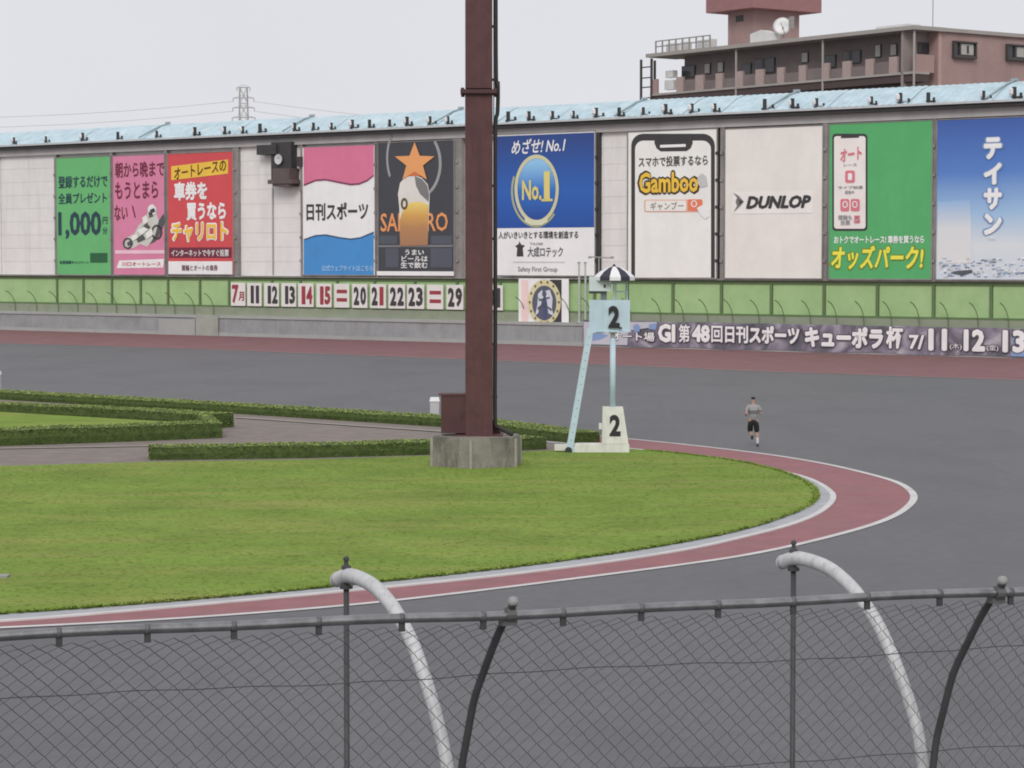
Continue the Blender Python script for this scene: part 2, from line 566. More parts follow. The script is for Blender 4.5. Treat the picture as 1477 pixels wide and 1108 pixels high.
# posts standing between the boards
for x0, x1, m_ in ((79.5, 82, postm), (159.5, 163, postm), (237.5, 241.5, postm), (337, 345, postm), (434.5, 437, postm), (541, 545, postm),
                   (655, 667, postm), (858, 865.5, darkm), (1034, 1037.5, darkm), (1039.5, 1045, postm), (1187, 1194.5, postm), (1345.5, 1350, postm)):
    s0, s1 = WP(x0, 300, -0.25)[0], WP(x1, 300, -0.25)[0]
    mb = MB(); wbox(mb, s0, s1, 5.03, 16.05, -0.5, -0.16)
    for zz in np.arange(6.2, 15.6, 1.9):
        wbox(mb, (s0 + s1) / 2 - 0.12, (s0 + s1) / 2 + 0.12, zz, zz + 0.22, -0.16, -0.06)
    mb.build('wall_post', m_, sw)
# fascia beam, dark soffit gutter and roof
mb = MB(); wbox(mb, SMIN, SMAX, 15.72, 16.32, -0.62, -0.12); mb.build('fascia_beam', fascia, sw)
mb = MB(); wbox(mb, SMIN, SMAX, 16.30, 16.56, -0.6, 0.34); mb.build('gutter', darkm, sw)
roof = MB()
roof.prism([W(SMIN, 16.58, 0.42), W(SMIN, 16.66, 0.42), W(SMIN, 17.75, -1.6), W(SMIN, 18.02, -2.6), W(SMIN, 16.58, -2.6)],
           [W(SMAX, 16.58, 0.42), W(SMAX, 16.66, 0.42), W(SMAX, 17.75, -1.6), W(SMAX, 18.02, -2.6), W(SMAX, 16.58, -2.6)])
roof_o = roof.build('roof', M('roof_underlay', (0.5, 0.55, 0.57), rough=0.7), sw)
# roof sheets laid over it, each its own piece
seam_px = [-60, 28, 122, 217, 285, 348, 425, 490, 559, 640, 727, 812, 905, 995, 1050, 1125, 1203, 1318, 1440, 1570]
ss = [WP(x, 190, -0.5)[0] for x in seam_px]
for i in range(len(ss) - 1):
    a, b = ss[i] + 0.03, ss[i + 1] - 0.03
    mb = MB()
    nr = max(4, int((b - a) / 0.5))
    prof = [(0.47, 16.70), (-0.4, 17.15), (-1.6, 17.80), (-2.58, 18.08)]
    vs, fs = [], []
    for j in range(nr * 2 + 1):
        s = a + (b - a) * j / (nr * 2)
        rb = 0.035 if j % 2 else 0.0
        for (o_, z_) in prof:
            vs.append(W(s, z_ + rb + 0.01 * math.sin(i * 1.7), o_))
    for j in range(nr * 2):
        for q in range(3):
            fs.append((j * 4 + q, j * 4 + q + 1, (j + 1) * 4 + q + 1, (j + 1) * 4 + q))
    mb.add(vs, fs)
    mb.build('roof_sheet', roofm, roof_o)
    if i % 3 == 0 and i:
        mb = MB()
        s = ss[i]
        mb.tube([W(s - 0.5, 16.85, 0.42), W(s, 17.9, -1.6), W(s + 0.15, 18.15, -2.5)], 0.06, 6)
        mb.box(W(s + 0.15, 18.2, -2.4), (0.22, 0.12, 0.08), (U, NRM, Vector((0, 0, 1))))
        mb.build('roof_seam_cap', M('seam_grey', (0.33, 0.40, 0.42), rough=0.6, var=0.1), roof_o)
mb = MB(); wbox(mb, SMIN, SMAX, 16.57, 16.72, 0.43, 0.50); mb.build('eave_flashing', M('pale_flashing', (0.55, 0.57, 0.58), rough=0.5), roof_o)
# fittings along the eave: dark upright bracket, white lamp head, low foot
fit_b = MB()
fit_b.box((0, 0, 0.36), (0.10, 0.09, 0.36)); fit_b.box((0.22, 0.02, 0.10), (0.42, 0.06, 0.06)); fit_b.box((0.52, 0.02, 0.24), (0.07, 0.05, 0.12))
fb = bpy.data.meshes.new('eave_bracket'); fb.from_pydata(fit_b.v, [], fit_b.f); fb.materials.append(darkm)
fit_h = MB()
fit_h.lathe((-0.16, -0.02, 0.22), [(0.08, 0), (0.17, 0.1), (0.17, 0.36), (0.05, 0.45)], 8)
fh = bpy.data.meshes.new('lamp_head'); fh.from_pydata(fit_h.v, [], fit_h.f); fh.materials.append(M('lamp_white', (0.75, 0.76, 0.77), rough=0.4))
fit_px = [66, 119, 170, 226, 281, 324, 350, 375, 425, 452, 478, 508, 533, 562, 587, 620, 646, 733, 763, 797, 827, 860, 893, 928, 960, 998, 1031,
          1103, 1143, 1178, 1257, 1299, 1339, 1419, 1463, 1500, 20, -30]
for i, x in enumerate(fit_px):
    y = 203 - x * 0.048
    s = WP(x, y, 0.3)[0]
    sc = 0.85 + 0.3 * ((i * 37) % 10) / 10
    b = inst('eave_bracket', fb, W(s, 16.73, 0.30), roof_o, WRZ + 0.3 * math.sin(i * 3.1), (sc, sc, sc))
    if i % 5 != 2:
        inst('lamp_head', fh, W(s, 16.73, 0.30), roof_o, WRZ + 0.4 * math.sin(i * 1.3), (sc, sc, sc))

# ------------------------------------------------------------------ print helpers on the wall
BOARD_OFF = -0.10
def wpoly(pts, mat, off, name, parent):
    sz = [WP(x, y, off) for x, y in pts]
    tris = [tuple(t) for t in tri_poly(sz)]
    return link_mesh(name, [W(s, z, off) for s, z in sz], tris, mat, parent, fix=False)

def wrect(x0, y0, x1, y1, mat, off, name, parent):
    xc, yc = (x0 + x1) / 2, (y0 + y1) / 2
    s0, s1 = WP(x0, yc, off)[0], WP(x1, yc, off)[0]
    z0, z1 = WP(xc, y1, off)[1], WP(xc, y0, off)[1]
    vs = [W(s0, z0, off), W(s1, z0, off), W(s1, z1, off), W(s0, z1, off)]
    return link_mesh(name, vs, [(0, 1, 2, 3)], mat, parent, fix=False)

def text_mesh(txt, bold=0.0, shear=0.0, res=2):
    c = bpy.data.curves.new('lettering', 'FONT')
    c.body = txt
    c.resolution_u = res
    c.offset = bold
    c.shear = shear
    c.align_x = 'CENTER'
    o = bpy.data.objects.new('lettering', c)
    COL.objects.link(o)
    dg = bpy.context.evaluated_depsgraph_get()
    me = bpy.data.meshes.new_from_object(o.evaluated_get(dg))
    bpy.data.objects.remove(o)
    bpy.data.curves.remove(c)
    vs = np.array([v.co[:] for v in me.vertices])
    fs = [tuple(p.vertices) for p in me.polygons]
    bpy.data.meshes.remove(me)
    return vs, fs

def wtext(txt, x0, y0, x1, y1, mat, off, parent, bold=0.015, shear=0.0, tilt=0.0, name='lettering'):
    vs, fs = text_mesh(txt, min(bold, 0.008), shear)
    e = max(0.0, bold - 0.008)
    if e > 0.004:                                     # heavy strokes: stacked, slightly shifted outlines
        nv = len(vs)
        dirs = [(math.cos(q * math.pi / 4), math.sin(q * math.pi / 4)) for q in range(8)] + [(0.0, 0.0)]
        fs = [tuple(i + k * nv for i in f_) for k in range(len(dirs)) for f_ in fs]
        vs = np.concatenate([vs + np.array([dx_ * e, dy_ * e, 0.0016 * k]) for k, (dx_, dy_) in enumerate(dirs)])
    lo, hi = vs.min(0), vs.max(0)
    t = (vs - lo) / np.maximum(hi - lo, 1e-6)
    t[:, 2] = vs[:, 2]
    xc, yc = (x0 + x1) / 2, (y0 + y1) / 2
    s0, s1 = WP(x0, yc, off)[0], WP(x1, yc, off)[0]
    z0, z1 = WP(xc, y1, off)[1], WP(xc, y0, off)[1]
    P = [W(s0 + (s1 - s0) * a, z0 + (z1 - z0) * b + tilt * (a - 0.5), off + c_) for a, b, c_ in t]
    return link_mesh(name, P, fs, mat, parent, fix=False)

def ellipse(cx, cy, rx, ry, n=28, a0=0.0, a1=2 * math.pi):
    full = abs(a1 - a0 - 2 * math.pi) < 1e-6
    m_ = n if full else n + 1
    return [(cx + rx * math.cos(a0 + (a1 - a0) * k / n), cy + ry * math.sin(a0 + (a1 - a0) * k / n)) for k in range(m_)]

def wring(cx, cy, rx, ry, w, mat, off, name, parent, n=36, a0=0.0, a1=2 * math.pi):
    A = ellipse(cx, cy, rx, ry, n, a0, a1 + 1e-9 * 2); B = ellipse(cx, cy, rx - w, ry - w * ry / rx * 0.8, n, a0, a1 + 2e-9)
    if len(A) == n: A.append(A[0]); B.append(B[0])
    vs = [W(*WP(x, y, off), off) for x, y in A] + [W(*WP(x, y, off), off) for x, y in B]
    k = len(A)
    return link_mesh(name, vs, [(i, i + 1, k + i + 1, k + i) for i in range(k - 1)], mat, parent, fix=False)

def rrect(x0, y0, x1, y1, r, n=5):
    out = []
    for cx, cy, a in ((x1 - r, y0 + r, -90), (x1 - r, y1 - r, 0), (x0 + r, y1 - r, 90), (x0 + r, y0 + r, 180)):
        for k in range(n + 1):
            t = math.radians(a + 90 * k / n)
            out.append((cx + r * math.cos(t), cy + r * math.sin(t)))
    return out

def P_(name, r, g_, b, k=1.18, **kw):
    kw.setdefault('rough', 0.55); kw.setdefault('var', 0.05); kw.setdefault('scale', 0.5)
    kw.setdefault('bump', 0.25); kw.setdefault('bscale', 1.0); kw.setdefault('bmap', (1.6, 1.6, 0.25))
    kw.setdefault('stain', tuple(c * 0.86 for c in S(r, g_, b, k))); kw.setdefault('sstr', 0.4)
    return M(name, S(r, g_, b, k), **kw)

def billboard(x0, y0, x1, y1, mat, label, name='billboard', frame=True, cat='billboard', fm=None):
    """a board of real thickness; y0, y1 are read at the board's middle"""
    xc, yc = (x0 + x1) / 2, (y0 + y1) / 2
    s0, s1 = WP(x0, yc, BOARD_OFF)[0], WP(x1, yc, BOARD_OFF)[0]
    z0, z1 = WP(xc, y1, BOARD_OFF)[1], WP(xc, y0, BOARD_OFF)[1]
    t = thing(name, W((s0 + s1) / 2, z0, BOARD_OFF - 0.1), label, cat)
    mb = MB(); wbox(mb, s0 + 0.05, s1 - 0.05, z0 + 0.05, z1 - 0.05, BOARD_OFF - 0.15, BOARD_OFF); mb.build('board', mat, t)
    if frame:
        mb = MB()
        o0, o1 = BOARD_OFF - 0.16, BOARD_OFF + 0.03
        wbox(mb, s0 - 0.02, s0 + 0.07, z0, z1, o0, o1); wbox(mb, s1 - 0.07, s1 + 0.02, z0, z1, o0, o1)
        wbox(mb, s0 + 0.07, s1 - 0.07, z0, z0 + 0.09, o0, o1); wbox(mb, s0 + 0.07, s1 - 0.07, z1 - 0.06, z1, o0, o1)
        mb.build('frame', fm or postm, t)
    return t
L1, L2, L3, L4 = BOARD_OFF + 0.02, BOARD_OFF + 0.04, BOARD_OFF + 0.06, BOARD_OFF + 0.08

ink = P_('ink_black', 62, 60, 62); navy = P_('ink_navy', 42, 66, 78); white_p = P_('print_white', 232, 230, 226)
red_p = P_('print_red', 200, 78, 82); yel = P_('print_yellow', 232, 186, 70); pinkp = P_('print_pink', 208, 128, 158)
maroon = P_('print_maroon', 110, 45, 62); orange = P_('print_orange', 222, 150, 95); gold = P_('print_gold', 214, 200, 120)
bright_green = P_('print_green', 102, 176, 112); green2 = P_('print_deep_green', 84, 166, 104)
grey_p = P_('print_grey', 150, 150, 150); lgrey_p = P_('print_light_grey', 190, 190, 190)

# 1 green
b = billboard(81, 226, 160, 397.5, bright_green, 'green billboard with a dark 1,000 figure, beside the pink one')
wtext('登録するだけで', 84, 253, 155, 271, navy, L1, b, 0.02)
wtext('全員プレゼント', 84, 278, 154, 294, navy, L1, b, 0.02)
wtext('1,000', 84, 305, 146, 345, navy, L1, b, 0.03)
wtext('円', 148, 313, 155, 323, navy, L1, b); wtext('分', 148, 328, 155, 338, navy, L1, b)
wrect(130, 365, 155, 379, P_('ink_dark_green', 44, 96, 62), L1, 'printed_block', b)
wtext('会員登録キャンペーン', 86, 376, 128, 381, navy, L1, b)
# 2 pink
b = billboard(163, 223, 238, 397.5, pinkp, 'pink billboard with a grey racing motorcycle picture')
wtext('朝から晩まで', 166, 233, 237, 256, maroon, L1, b, 0.02)
wtext('もうとまら', 166, 262, 228, 287, maroon, L1, b, 0.02)
wtext('ない', 165, 296, 184, 318, maroon, L1, b, 0.02)
wpoly([(190, 297), (192, 297), (196, 314), (194, 314)], maroon, L1, 'printed_stroke', b)
bike = P_('bike_grey', 196, 198, 190); biked = P_('bike_dark', 84, 84, 84)
wpoly([(177, 354), (183, 343), (194, 337), (200, 325), (210, 316), (214, 303), (220, 294), (226, 300), (226, 310), (229, 318), (228, 330), (222, 344), (212, 356), (202, 352), (192, 358), (182, 360)], bike, L1, 'motorcycle_picture', b)
wpoly([(229, 318), (236, 308), (238, 320), (232, 334), (224, 348), (216, 352), (224, 338)], biked, L2, 'motorcycle_picture', b)
for q in ([(204, 328), (212, 322), (217, 328), (208, 334)], [(196, 344), (206, 338), (210, 345), (199, 350)], [(183, 350), (190, 346), (192, 352), (184, 355)], [(214, 306), (219, 304), (221, 312), (215, 314)]):
    wpoly(q, biked, L3, 'motorcycle_picture', b)
wpoly(ellipse(219, 303, 6, 8, 14), P_('helmet_print', 222, 224, 222), L3, 'motorcycle_picture', b)
wpoly([(216, 303), (222, 300), (224, 305), (218, 308)], P_('visor_print', 60, 62, 70), L4, 'motorcycle_picture', b)
wring(184, 351, 7, 8, 2.2, P_('tyre_print', 70, 66, 70), L4, 'motorcycle_picture', b, 18)
wring(226, 335, 8, 11, 2.6, P_('tyre_print', 70, 66, 70), L2, 'motorcycle_picture', b, 18)
for q in ([(205, 314), (211, 310), (214, 320), (207, 324)], [(198, 333), (207, 327), (214, 331), (204, 339)], [(210, 336), (219, 330), (221, 338), (212, 345)], [(190, 341), (197, 338), (199, 343), (191, 348)]):
    wpoly(q, P_('fairing_print', 226, 228, 220), L4, 'motorcycle_picture', b)
wrect(166, 361, 237, 366, P_('pale_pink', 232, 190, 205), L1, 'printed_bar', b)
wpoly([(172, 376), (237, 373.5), (235, 386), (168, 387)], white_p, L1, 'printed_bar', b)
wtext('川口オートレース', 176, 378, 232, 384, red_p, L2, b)
# 3 red
b = billboard(241.5, 219.5, 337, 397, red_p, 'red billboard with a tilted yellow strip, left of the white cladding')
wpoly([(247, 240), (329, 230), (329, 250.5), (247, 260)], yel, L1, 'printed_strip', b)
wtext('オートレースの', 251, 236, 326, 253, P_('ink_brown', 92, 62, 30), L2, b, 0.015, tilt=0.62)
wtext('車券を', 251, 262, 299, 289, white_p, L1, b, 0.045)
wtext('買うなら', 269, 292, 326, 318, white_p, L1, b, 0.045)
wtext('チャリロト', 246, 319, 330, 350, white_p, L1, b, 0.09)
wtext('チャリロト', 248, 321, 328, 348, yel, L2, b, 0.04)
wrect(244, 357, 334, 372, maroon, L1, 'printed_bar', b)
wtext('インターネットで今すぐ投票', 247, 360, 330, 370, white_p, L2, b)
wrect(243, 377, 335, 396, white_p, L1, 'printed_bar', b)
wtext('競輪とオートの車券', 262, 382, 314, 391, P_('ink_plum', 120, 80, 95), L2, b)
# 4 pink, white, blue newspaper board
b = billboard(436, 210, 541.5, 398, white_p, 'billboard with pink, white and blue wavy bands')
wpoly([(438, 213), (539, 209), (539, 252), (530, 259), (518, 264), (506, 265), (490, 262), (470, 258), (455, 259), (438, 266)], P_('wave_pink', 208, 116, 146), L1, 'wave_band', b)
wpoly([(438, 266), (455, 259), (470, 258), (490, 262), (506, 265), (518, 264), (530, 259), (539, 252), (539, 254), (530, 261.5), (518, 266.5), (506, 267.5), (490, 264.5), (470, 260.5), (455, 261.5), (438, 268.5)], P_('wave_edge', 130, 66, 96), L2, 'wave_edge', b)
wpoly([(438, 345), (455, 339), (470, 338), (490, 342), (506, 344), (520, 342), (539, 334), (539, 396.5), (438, 396.5)], P_('wave_blue', 70, 138, 198), L1, 'wave_band', b)
wpoly([(438, 345), (455, 339), (470, 338), (490, 342), (506, 344), (520, 342), (539, 334), (539, 336), (520, 344), (506, 346), (490, 344), (470, 340), (455, 341), (438, 347)], P_('wave_edge2', 60, 80, 110), L2, 'wave_edge', b)
wtext('日刊スポーツ', 442, 292, 531, 318, ink, L1, b, 0.03)
wtext('公式ウェブサイトはこちら', 464, 382.5, 538, 391.5, P_('pale_blue_ink', 150, 190, 226), L2, b, 0.03)
# 5 black beer board
coal = P_('print_charcoal', 66, 68, 74)
b = billboard(545, 203.5, 655.5, 398.5, coal, 'black billboard with an orange star and a beer glass')
wring(576, 228, 19, 44, 3.0, grey_p, L1, 'silver_arc', b, 20, math.radians(140), math.radians(235))
wring(600, 236, 37, 52, 4.0, grey_p, L1, 'silver_arc', b, 24, math.radians(-40), math.radians(62))
wtext('SAPPORO', 549, 307, 646, 334, orange, L1, b, 0.015)
for q in ((556, 358, 575, 386), (547, 340, 573, 352), (622, 340, 652, 352), (621, 358, 652, 386)):
    wrect(*q, P_('print_slate', 82, 86, 96), L1, 'printed_block', b)
wrect(546, 353.5, 653, 356.5, P_('print_steel', 120, 120, 124), L1, 'printed_bar', b)
glass = P_('glass_white', 214, 210, 204)
wpoly([(576, 300), (574, 280), (577, 264), (584, 256), (596, 252.5), (608, 256), (617, 266), (620, 282), (619, 300), (617, 353), (577, 353)], glass, L2, 'beer_glass', b)
wpoly([(598, 254), (608, 258), (616, 267), (619, 282), (618, 291), (606, 280), (600, 268)], P_('glass_shade', 120, 120, 120), L3, 'beer_glass', b)
za, zb_ = WP(598, 354, L3)[1], WP(598, 290, L3)[1]
beer = M_layers('beer', [(0.0, S(158, 116, 88, 1.15)), (0.45, S(178, 130, 88, 1.15)), (0.72, S(206, 158, 84, 1.15)), (1.0, S(232, 204, 112, 1.15))], 0.5, za, zb_, 0.1, 0.9)
wpoly([(586, 298), (592, 292), (606, 291), (618, 296), (617.5, 320), (617, 354), (577, 355), (576.5, 318), (580, 306)], beer, L3, 'beer', b)
wring(583, 294, 5, 8.5, 2.6, P_('ink_gold_dark', 96, 80, 44), L4, 'glass_emblem', b, 20)
st = []
for k in range(10):
    a = -math.pi / 2 + k * math.pi / 5
    rr = 1.0 if k % 2 == 0 else 0.42
    st.append((598 + 30 * rr * math.cos(a), 235 + 30 * rr * math.sin(a)))
wpoly(st, P_('star_orange', 222, 156, 100), L4, 'star', b)
wrect(588, 247, 607, 254, P_('star_amber', 205, 110, 70), L3, 'bottle_neck', b)
wtext('うまい\nビールは\n生で飲む', 578, 360, 617, 387, white_p, L1, b, 0.02)
wrect(543.5, 391.5, 654.5, 397.5, white_p, L2, 'printed_bar', b)
# 6 blue No.1
za, zb_ = WP(787, 328, L1)[1], WP(787, 193, L1)[1]
bluegrad = M_layers('blue_print', [(0.0, S(34, 74, 150, 1.2)), (0.45, S(40, 92, 172, 1.2)), (1.0, S(44, 70, 132, 1.2))], 0.5, za, zb_, 0.12, 0.25)
b = billboard(715, 191, 859, 399, white_p, 'blue and white billboard with a golden ring around No.1')
wrect(717, 194, 857, 328.5, bluegrad, L1, 'blue_field', b)
wtext('めざせ! No.1', 738, 199, 816, 221, white_p, L2, b, 0.02, shear=0.25, tilt=0.1)
wpoly(ellipse(774, 273, 27, 45), M_layers('ring_inside', [(0.0, S(34, 66, 140, 1.2)), (0.5, S(46, 110, 190, 1.2)), (0.95, S(140, 190, 226, 1.2))], 0.5, WP(774, 318, L2)[1], WP(774, 230, L2)[1]), L2, 'ring_field', b)
wring(774, 273, 32, 50, 4.5, P_('ring_gold', 198, 196, 160), L3, 'gold_ring', b, 44)
wring(773, 276, 36, 52, 3.0, P_('laurel', 160, 168, 130), L2, 'laurel', b, 30, math.radians(40), math.radians(205))
wpoly([(757, 313), (766, 318), (782, 318), (790, 312), (790, 320), (781, 325), (766, 325), (757, 320)], P_('ribbon', 206, 206, 180), L4, 'ribbon', b)
wtext('No.', 753, 260, 781, 289, gold, L4, b, 0.03)
wtext('1', 784.5, 247, 793, 288, gold, L4, b, 0.01)
wrect(781, 287, 797, 290.5, gold, L4, 'numeral_foot', b)
wtext('人がいきいきとする環境を創造する', 719, 333.5, 834, 344.5, ink, L1, b, 0.02)
wpoly([(749, 348), (752, 353), (757, 354), (754, 358), (755, 370), (745, 370), (746, 358), (743, 355), (748, 352)], ink, L1, 'emblem', b)
wtext('大成ロテック', 761, 356, 812, 371, P_('ink_grey', 92, 92, 96), L1, b, 0.02)
wtext('TAISEI', 764, 350, 783, 353.5, grey_p, L1, b)
wrect(740, 377.5, 815, 379, lgrey_p, L1, 'printed_rule', b)
wtext('Safety First Group', 747, 385, 804, 394, P_('ink_grey', 92, 92, 96), L1, b, 0.01)
# 7 smartphone board (its mascot is left out)
cream = P_('print_cream', 229, 226, 220)
b = billboard(905, 187.5, 1034.5, 402.5, cream, 'white billboard drawn as a black-edged smartphone with yellow lettering')
outer = rrect(910.5, 193, 1031, 420, 17); outer = [(x, min(y, 401)) for x, y in outer]
inner = rrect(916, 203, 1025.5, 420, 12); inner = [(x, min(y, 400.5)) for x, y in inner]
wpoly([q for i, q in enumerate(outer) if i == 0 or q != outer[i - 1]], ink, L1, 'phone_edge', b)
wpoly([q for i, q in enumerate(inner) if i == 0 or q != inner[i - 1]], P_('print_screen', 233, 229, 222), L2, 'phone_screen', b)
wpoly([(944, 197), (999, 195), (999, 207), (996, 214), (990, 218), (953, 218.5), (947, 214), (944, 207)], ink, L3, 'phone_notch', b)
wrect(952, 208.5, 989, 212.5, white_p, L4, 'phone_speaker', b)
wtext('スマホで投票するなら', 921, 225, 1021, 240, P_('ink_soft', 74, 72, 72), L3, b, 0.02)
wtext('Gamboo', 919, 245, 1010, 281, P_('ink_brown2', 70, 56, 40), L3, b, 0.10)
wtext('Gamboo', 922, 248, 1007, 278, yel, L4, b, 0.03)
wpoly([(1006, 256), (1012, 250), (1018, 254), (1021, 268), (1011, 271), (1006, 264)], lgrey_p, L4, 'printed_mark', b)
wpoly(rrect(929, 288, 1013, 306, 3), P_('salmon_line', 222, 170, 150), L3, 'search_box', b)
wpoly(rrect(931, 289.5, 990, 304.5, 2), cream, L4, 'search_field', b)
wtext('ギャンブー', 938, 291.5, 986, 303, P_('ink_tan', 130, 110, 100), L4 + 0.015, b, 0.01)
wpoly(rrect(992, 287.5, 1013, 304, 2), P_('search_orange', 222, 124, 90), L4, 'search_button', b)
wring(1001, 294, 4.5, 5, 1.6, white_p, L4 + 0.015, 'magnifier', b, 16)
wpoly([(1005, 300), (1013, 296), (1021, 302), (1023, 312), (1017, 316), (1010, 310)], white_p, L4 + 0.02, 'hand_picture', b)
# 8 cream tyre board
b = billboard(1045, 183, 1187, 403, P_('print_ivory', 222, 218, 212), 'plain ivory billboard with one black tyre maker name')
wrect(1056, 276, 1173, 308, P_('print_ivory2', 227, 224, 219), L1, 'logo_patch', b)
wtext('DUNLOP', 1076, 282, 1170, 301, ink, L2, b, 0.055, shear=0.25)
wpoly([(1057, 277.5), (1066, 283), (1073, 291), (1066, 299), (1058, 306), (1063, 297), (1061, 291), (1063, 285)], P_('logo_grey', 120, 118, 116), L2, 'logo_arrow', b)
wpoly([(1064, 287), (1072, 291), (1064, 296), (1067, 291.5)], ink, L3, 'logo_arrow', b)
# 9 green betting board (its mascot is left out)
b = billboard(1195, 175.5, 1345, 404, green2, 'green billboard with a white phone screen and yellow lettering')
wpoly(rrect(1200.5, 193, 1251, 333, 5), ink, L1, 'phone_edge', b)
wpoly(rrect(1203, 196.5, 1248.5, 330, 4), P_('screen_white', 226, 220, 216), L2, 'phone_screen', b)
wrect(1213, 194, 1239, 199, ink, L3, 'phone_notch', b)
pk = P_('app_pink', 208, 120, 132)
wtext('オート', 1212, 213, 1243, 232, pk, L3, b, 0.04, tilt=0.2)
wtext('レース', 1217, 236, 1236, 240, grey_p, L3, b)
wpoly(rrect(1219, 246, 1233, 264, 3), pk, L3, 'app_icon', b); wpoly(rrect(1223, 250, 1229, 260, 2), white_p, L4, 'app_icon', b)
wtext('ライブ映像', 1209, 268, 1245, 273, grey_p, L3, b); wtext('配信中', 1219, 275, 1232, 280, grey_p, L3, b)
wpoly(rrect(1212, 287, 1225, 305, 3), pk, L3, 'app_icon', b); wpoly(rrect(1227, 287, 1240, 305, 3), pk, L3, 'app_icon', b)
wring(1219, 295, 4, 5, 1.5, white_p, L4, 'app_icon', b, 14); wring(1233, 295, 4, 5, 1.5, white_p, L4, 'app_icon', b, 14)
wtext('競輪も\n投票', 1209, 310, 1229, 325, grey_p, L3, b, 0.02); wtext('買\n得', 1231, 311, 1241, 323, pk, L3, b, 0.02)
wtext('おトクでオートレース! 車券を買うなら', 1203, 340, 1333, 351.5, white_p, L1, b, 0.03)
wtext('オッズパーク!', 1197, 352, 1334, 391, P_('ink_olive', 120, 130, 36), L1, b, 0.07, shear=0.12)
wtext('オッズパーク!', 1199, 354, 1332, 389, P_('print_lemon', 232, 222, 82), L2, b, 0.035, shear=0.12)
# 10 blue sky board at the right edge
za, zb_ = WP(1420, 404, L1)[1], WP(1420, 170, L1)[1]
skyprint = M_layers('sky_print', [(0.0, S(196, 205, 216, 1.2)), (0.25, S(206, 212, 216, 1.2)), (0.45, S(150, 182, 214, 1.2)), (0.7, S(84, 124, 190, 1.2)), (1.0, S(62, 94, 164, 1.2))], 0.5, za, zb_, 0.06, 0.2)
b = billboard(1350, 169.5, 1500, 405, skyprint, 'blue sky billboard with white vertical lettering at the right edge')
wpoly([(1352.5, 292), (1400, 288), (1402, 380), (1352.5, 380)], M_layers('haze_print', [(0.0, S(212, 212, 212, 1.2)), (0.55, S(206, 210, 212, 1.2)), (1.0, S(140, 174, 212, 1.2))], 0.5, WP(1380, 380, L1)[1], WP(1380, 288, L1)[1]), L1, 'tower_picture', b)
for k in range(170):
    x = 1353 + RNG.uniform(0, 140); y = 371 + 28 * RNG.uniform(0, 1) ** 0.7; ww_ = RNG.uniform(1.5, 7); h_ = RNG.uniform(0.8, 3.0)
    wpoly([(x, y), (min(x + ww_, 1497), y - 0.6), (min(x + ww_, 1497), y + h_ * 0.7), (x + 1, y + h_)], (lgrey_p, white_p, P_('city_blue', 148, 168, 190), P_('city_slate', 122, 134, 150))[k % 4], L1 + 0.0008 * (k % 17) + 0.003, 'city_picture', b)
wpoly([(1370, 394), (1378, 391), (1402, 389), (1403, 393), (1388, 397)], P_('city_dark', 84, 88, 96), L3, 'city_picture', b)
for k, ch in enumerate('テイサン'):
    y = 198 + k * 36.5
    wtext(ch, 1416.5, y - 1, 1447.5, y + 33, P_('letter_edge', 120, 146, 186), L2, b, 0.11)
    wtext(ch, 1419, y, 1445, y + 32, white_p, L3, b, 0.06)
wtext('TAXI', 1424, 342, 1436, 346, white_p, L2, b)

# panel with a ring emblem under the blue board
EO = -0.12
def small_board(x0, y0, x1, y1, mat, label, name, cat, group=None, off=EO, thick=0.07):
    xc, yc = (x0 + x1) / 2, (y0 + y1) / 2
    s0, s1 = WP(x0, yc, off)[0], WP(x1, yc, off)[0]
    z0, z1 = WP(xc, y1, off)[1], WP(xc, y0, off)[1]
    t = thing(name, W((s0 + s1) / 2, z0, off), label, cat, group)
    mb = MB(); wbox(mb, s0, s1, z0, z1, off - thick, off); mb.build('board', mat, t)
    return t
b = small_board(748, 402, 820, 467, white_p, 'white panel with a round ring emblem between green panels', 'emblem_panel', 'sign')
wrect(752, 404, 762, 465, P_('pale_rose', 226, 200, 196), EO + 0.015, 'printed_bar', b)
wrect(793, 403.5, 810, 466, ink, EO + 0.015, 'printed_bar', b)
wpoly(ellipse(785, 436, 24, 33), P_('emblem_yellow', 206, 198, 160), EO + 0.03, 'emblem_ring', b)
wpoly(ellipse(785, 437, 17.5, 25), P_('emblem_navy', 88, 92, 106), EO + 0.045, 'emblem_field', b)
for k in range(14):
    a = 2 * math.pi * k / 14
    x, y = 785 + 21 * math.cos(a), 436 + 29.5 * math.sin(a)
    wpoly([(x - 1.7, y), (x, y - 2.4), (x + 1.7, y), (x, y + 2.4)], P_('emblem_olive', 104, 90, 52), EO + 0.06, 'emblem_mark', b)
pale = P_('emblem_pale', 200, 204, 214)
wpoly([(776, 424), (782, 418), (784, 428), (780, 440), (776, 452), (772, 455), (775, 440)], pale, EO + 0.06, 'emblem_figure', b)
wpoly([(786, 420), (793, 418), (797, 430), (796, 446), (799, 456), (791, 452), (789, 436)], pale, EO + 0.06, 'emblem_figure', b)
wpoly(ellipse(785, 424, 3.2, 4.5, 14), P_('emblem_navy', 88, 92, 106), EO + 0.075, 'emblem_figure', b)
for q in ([(777, 432), (793, 428), (793, 430.5), (777, 434.5)], [(775, 444), (780, 440), (781, 443), (776, 448)], [(789, 441), (796, 446), (795, 449), (789, 444)]):
    wpoly(q, P_('emblem_navy', 88, 92, 106), EO + 0.075, 'emblem_figure', b)
wpoly([(783, 430), (787, 430), (787, 462), (783, 462)], P_('emblem_blue', 74, 84, 128), EO + 0.075, 'emblem_figure', b)

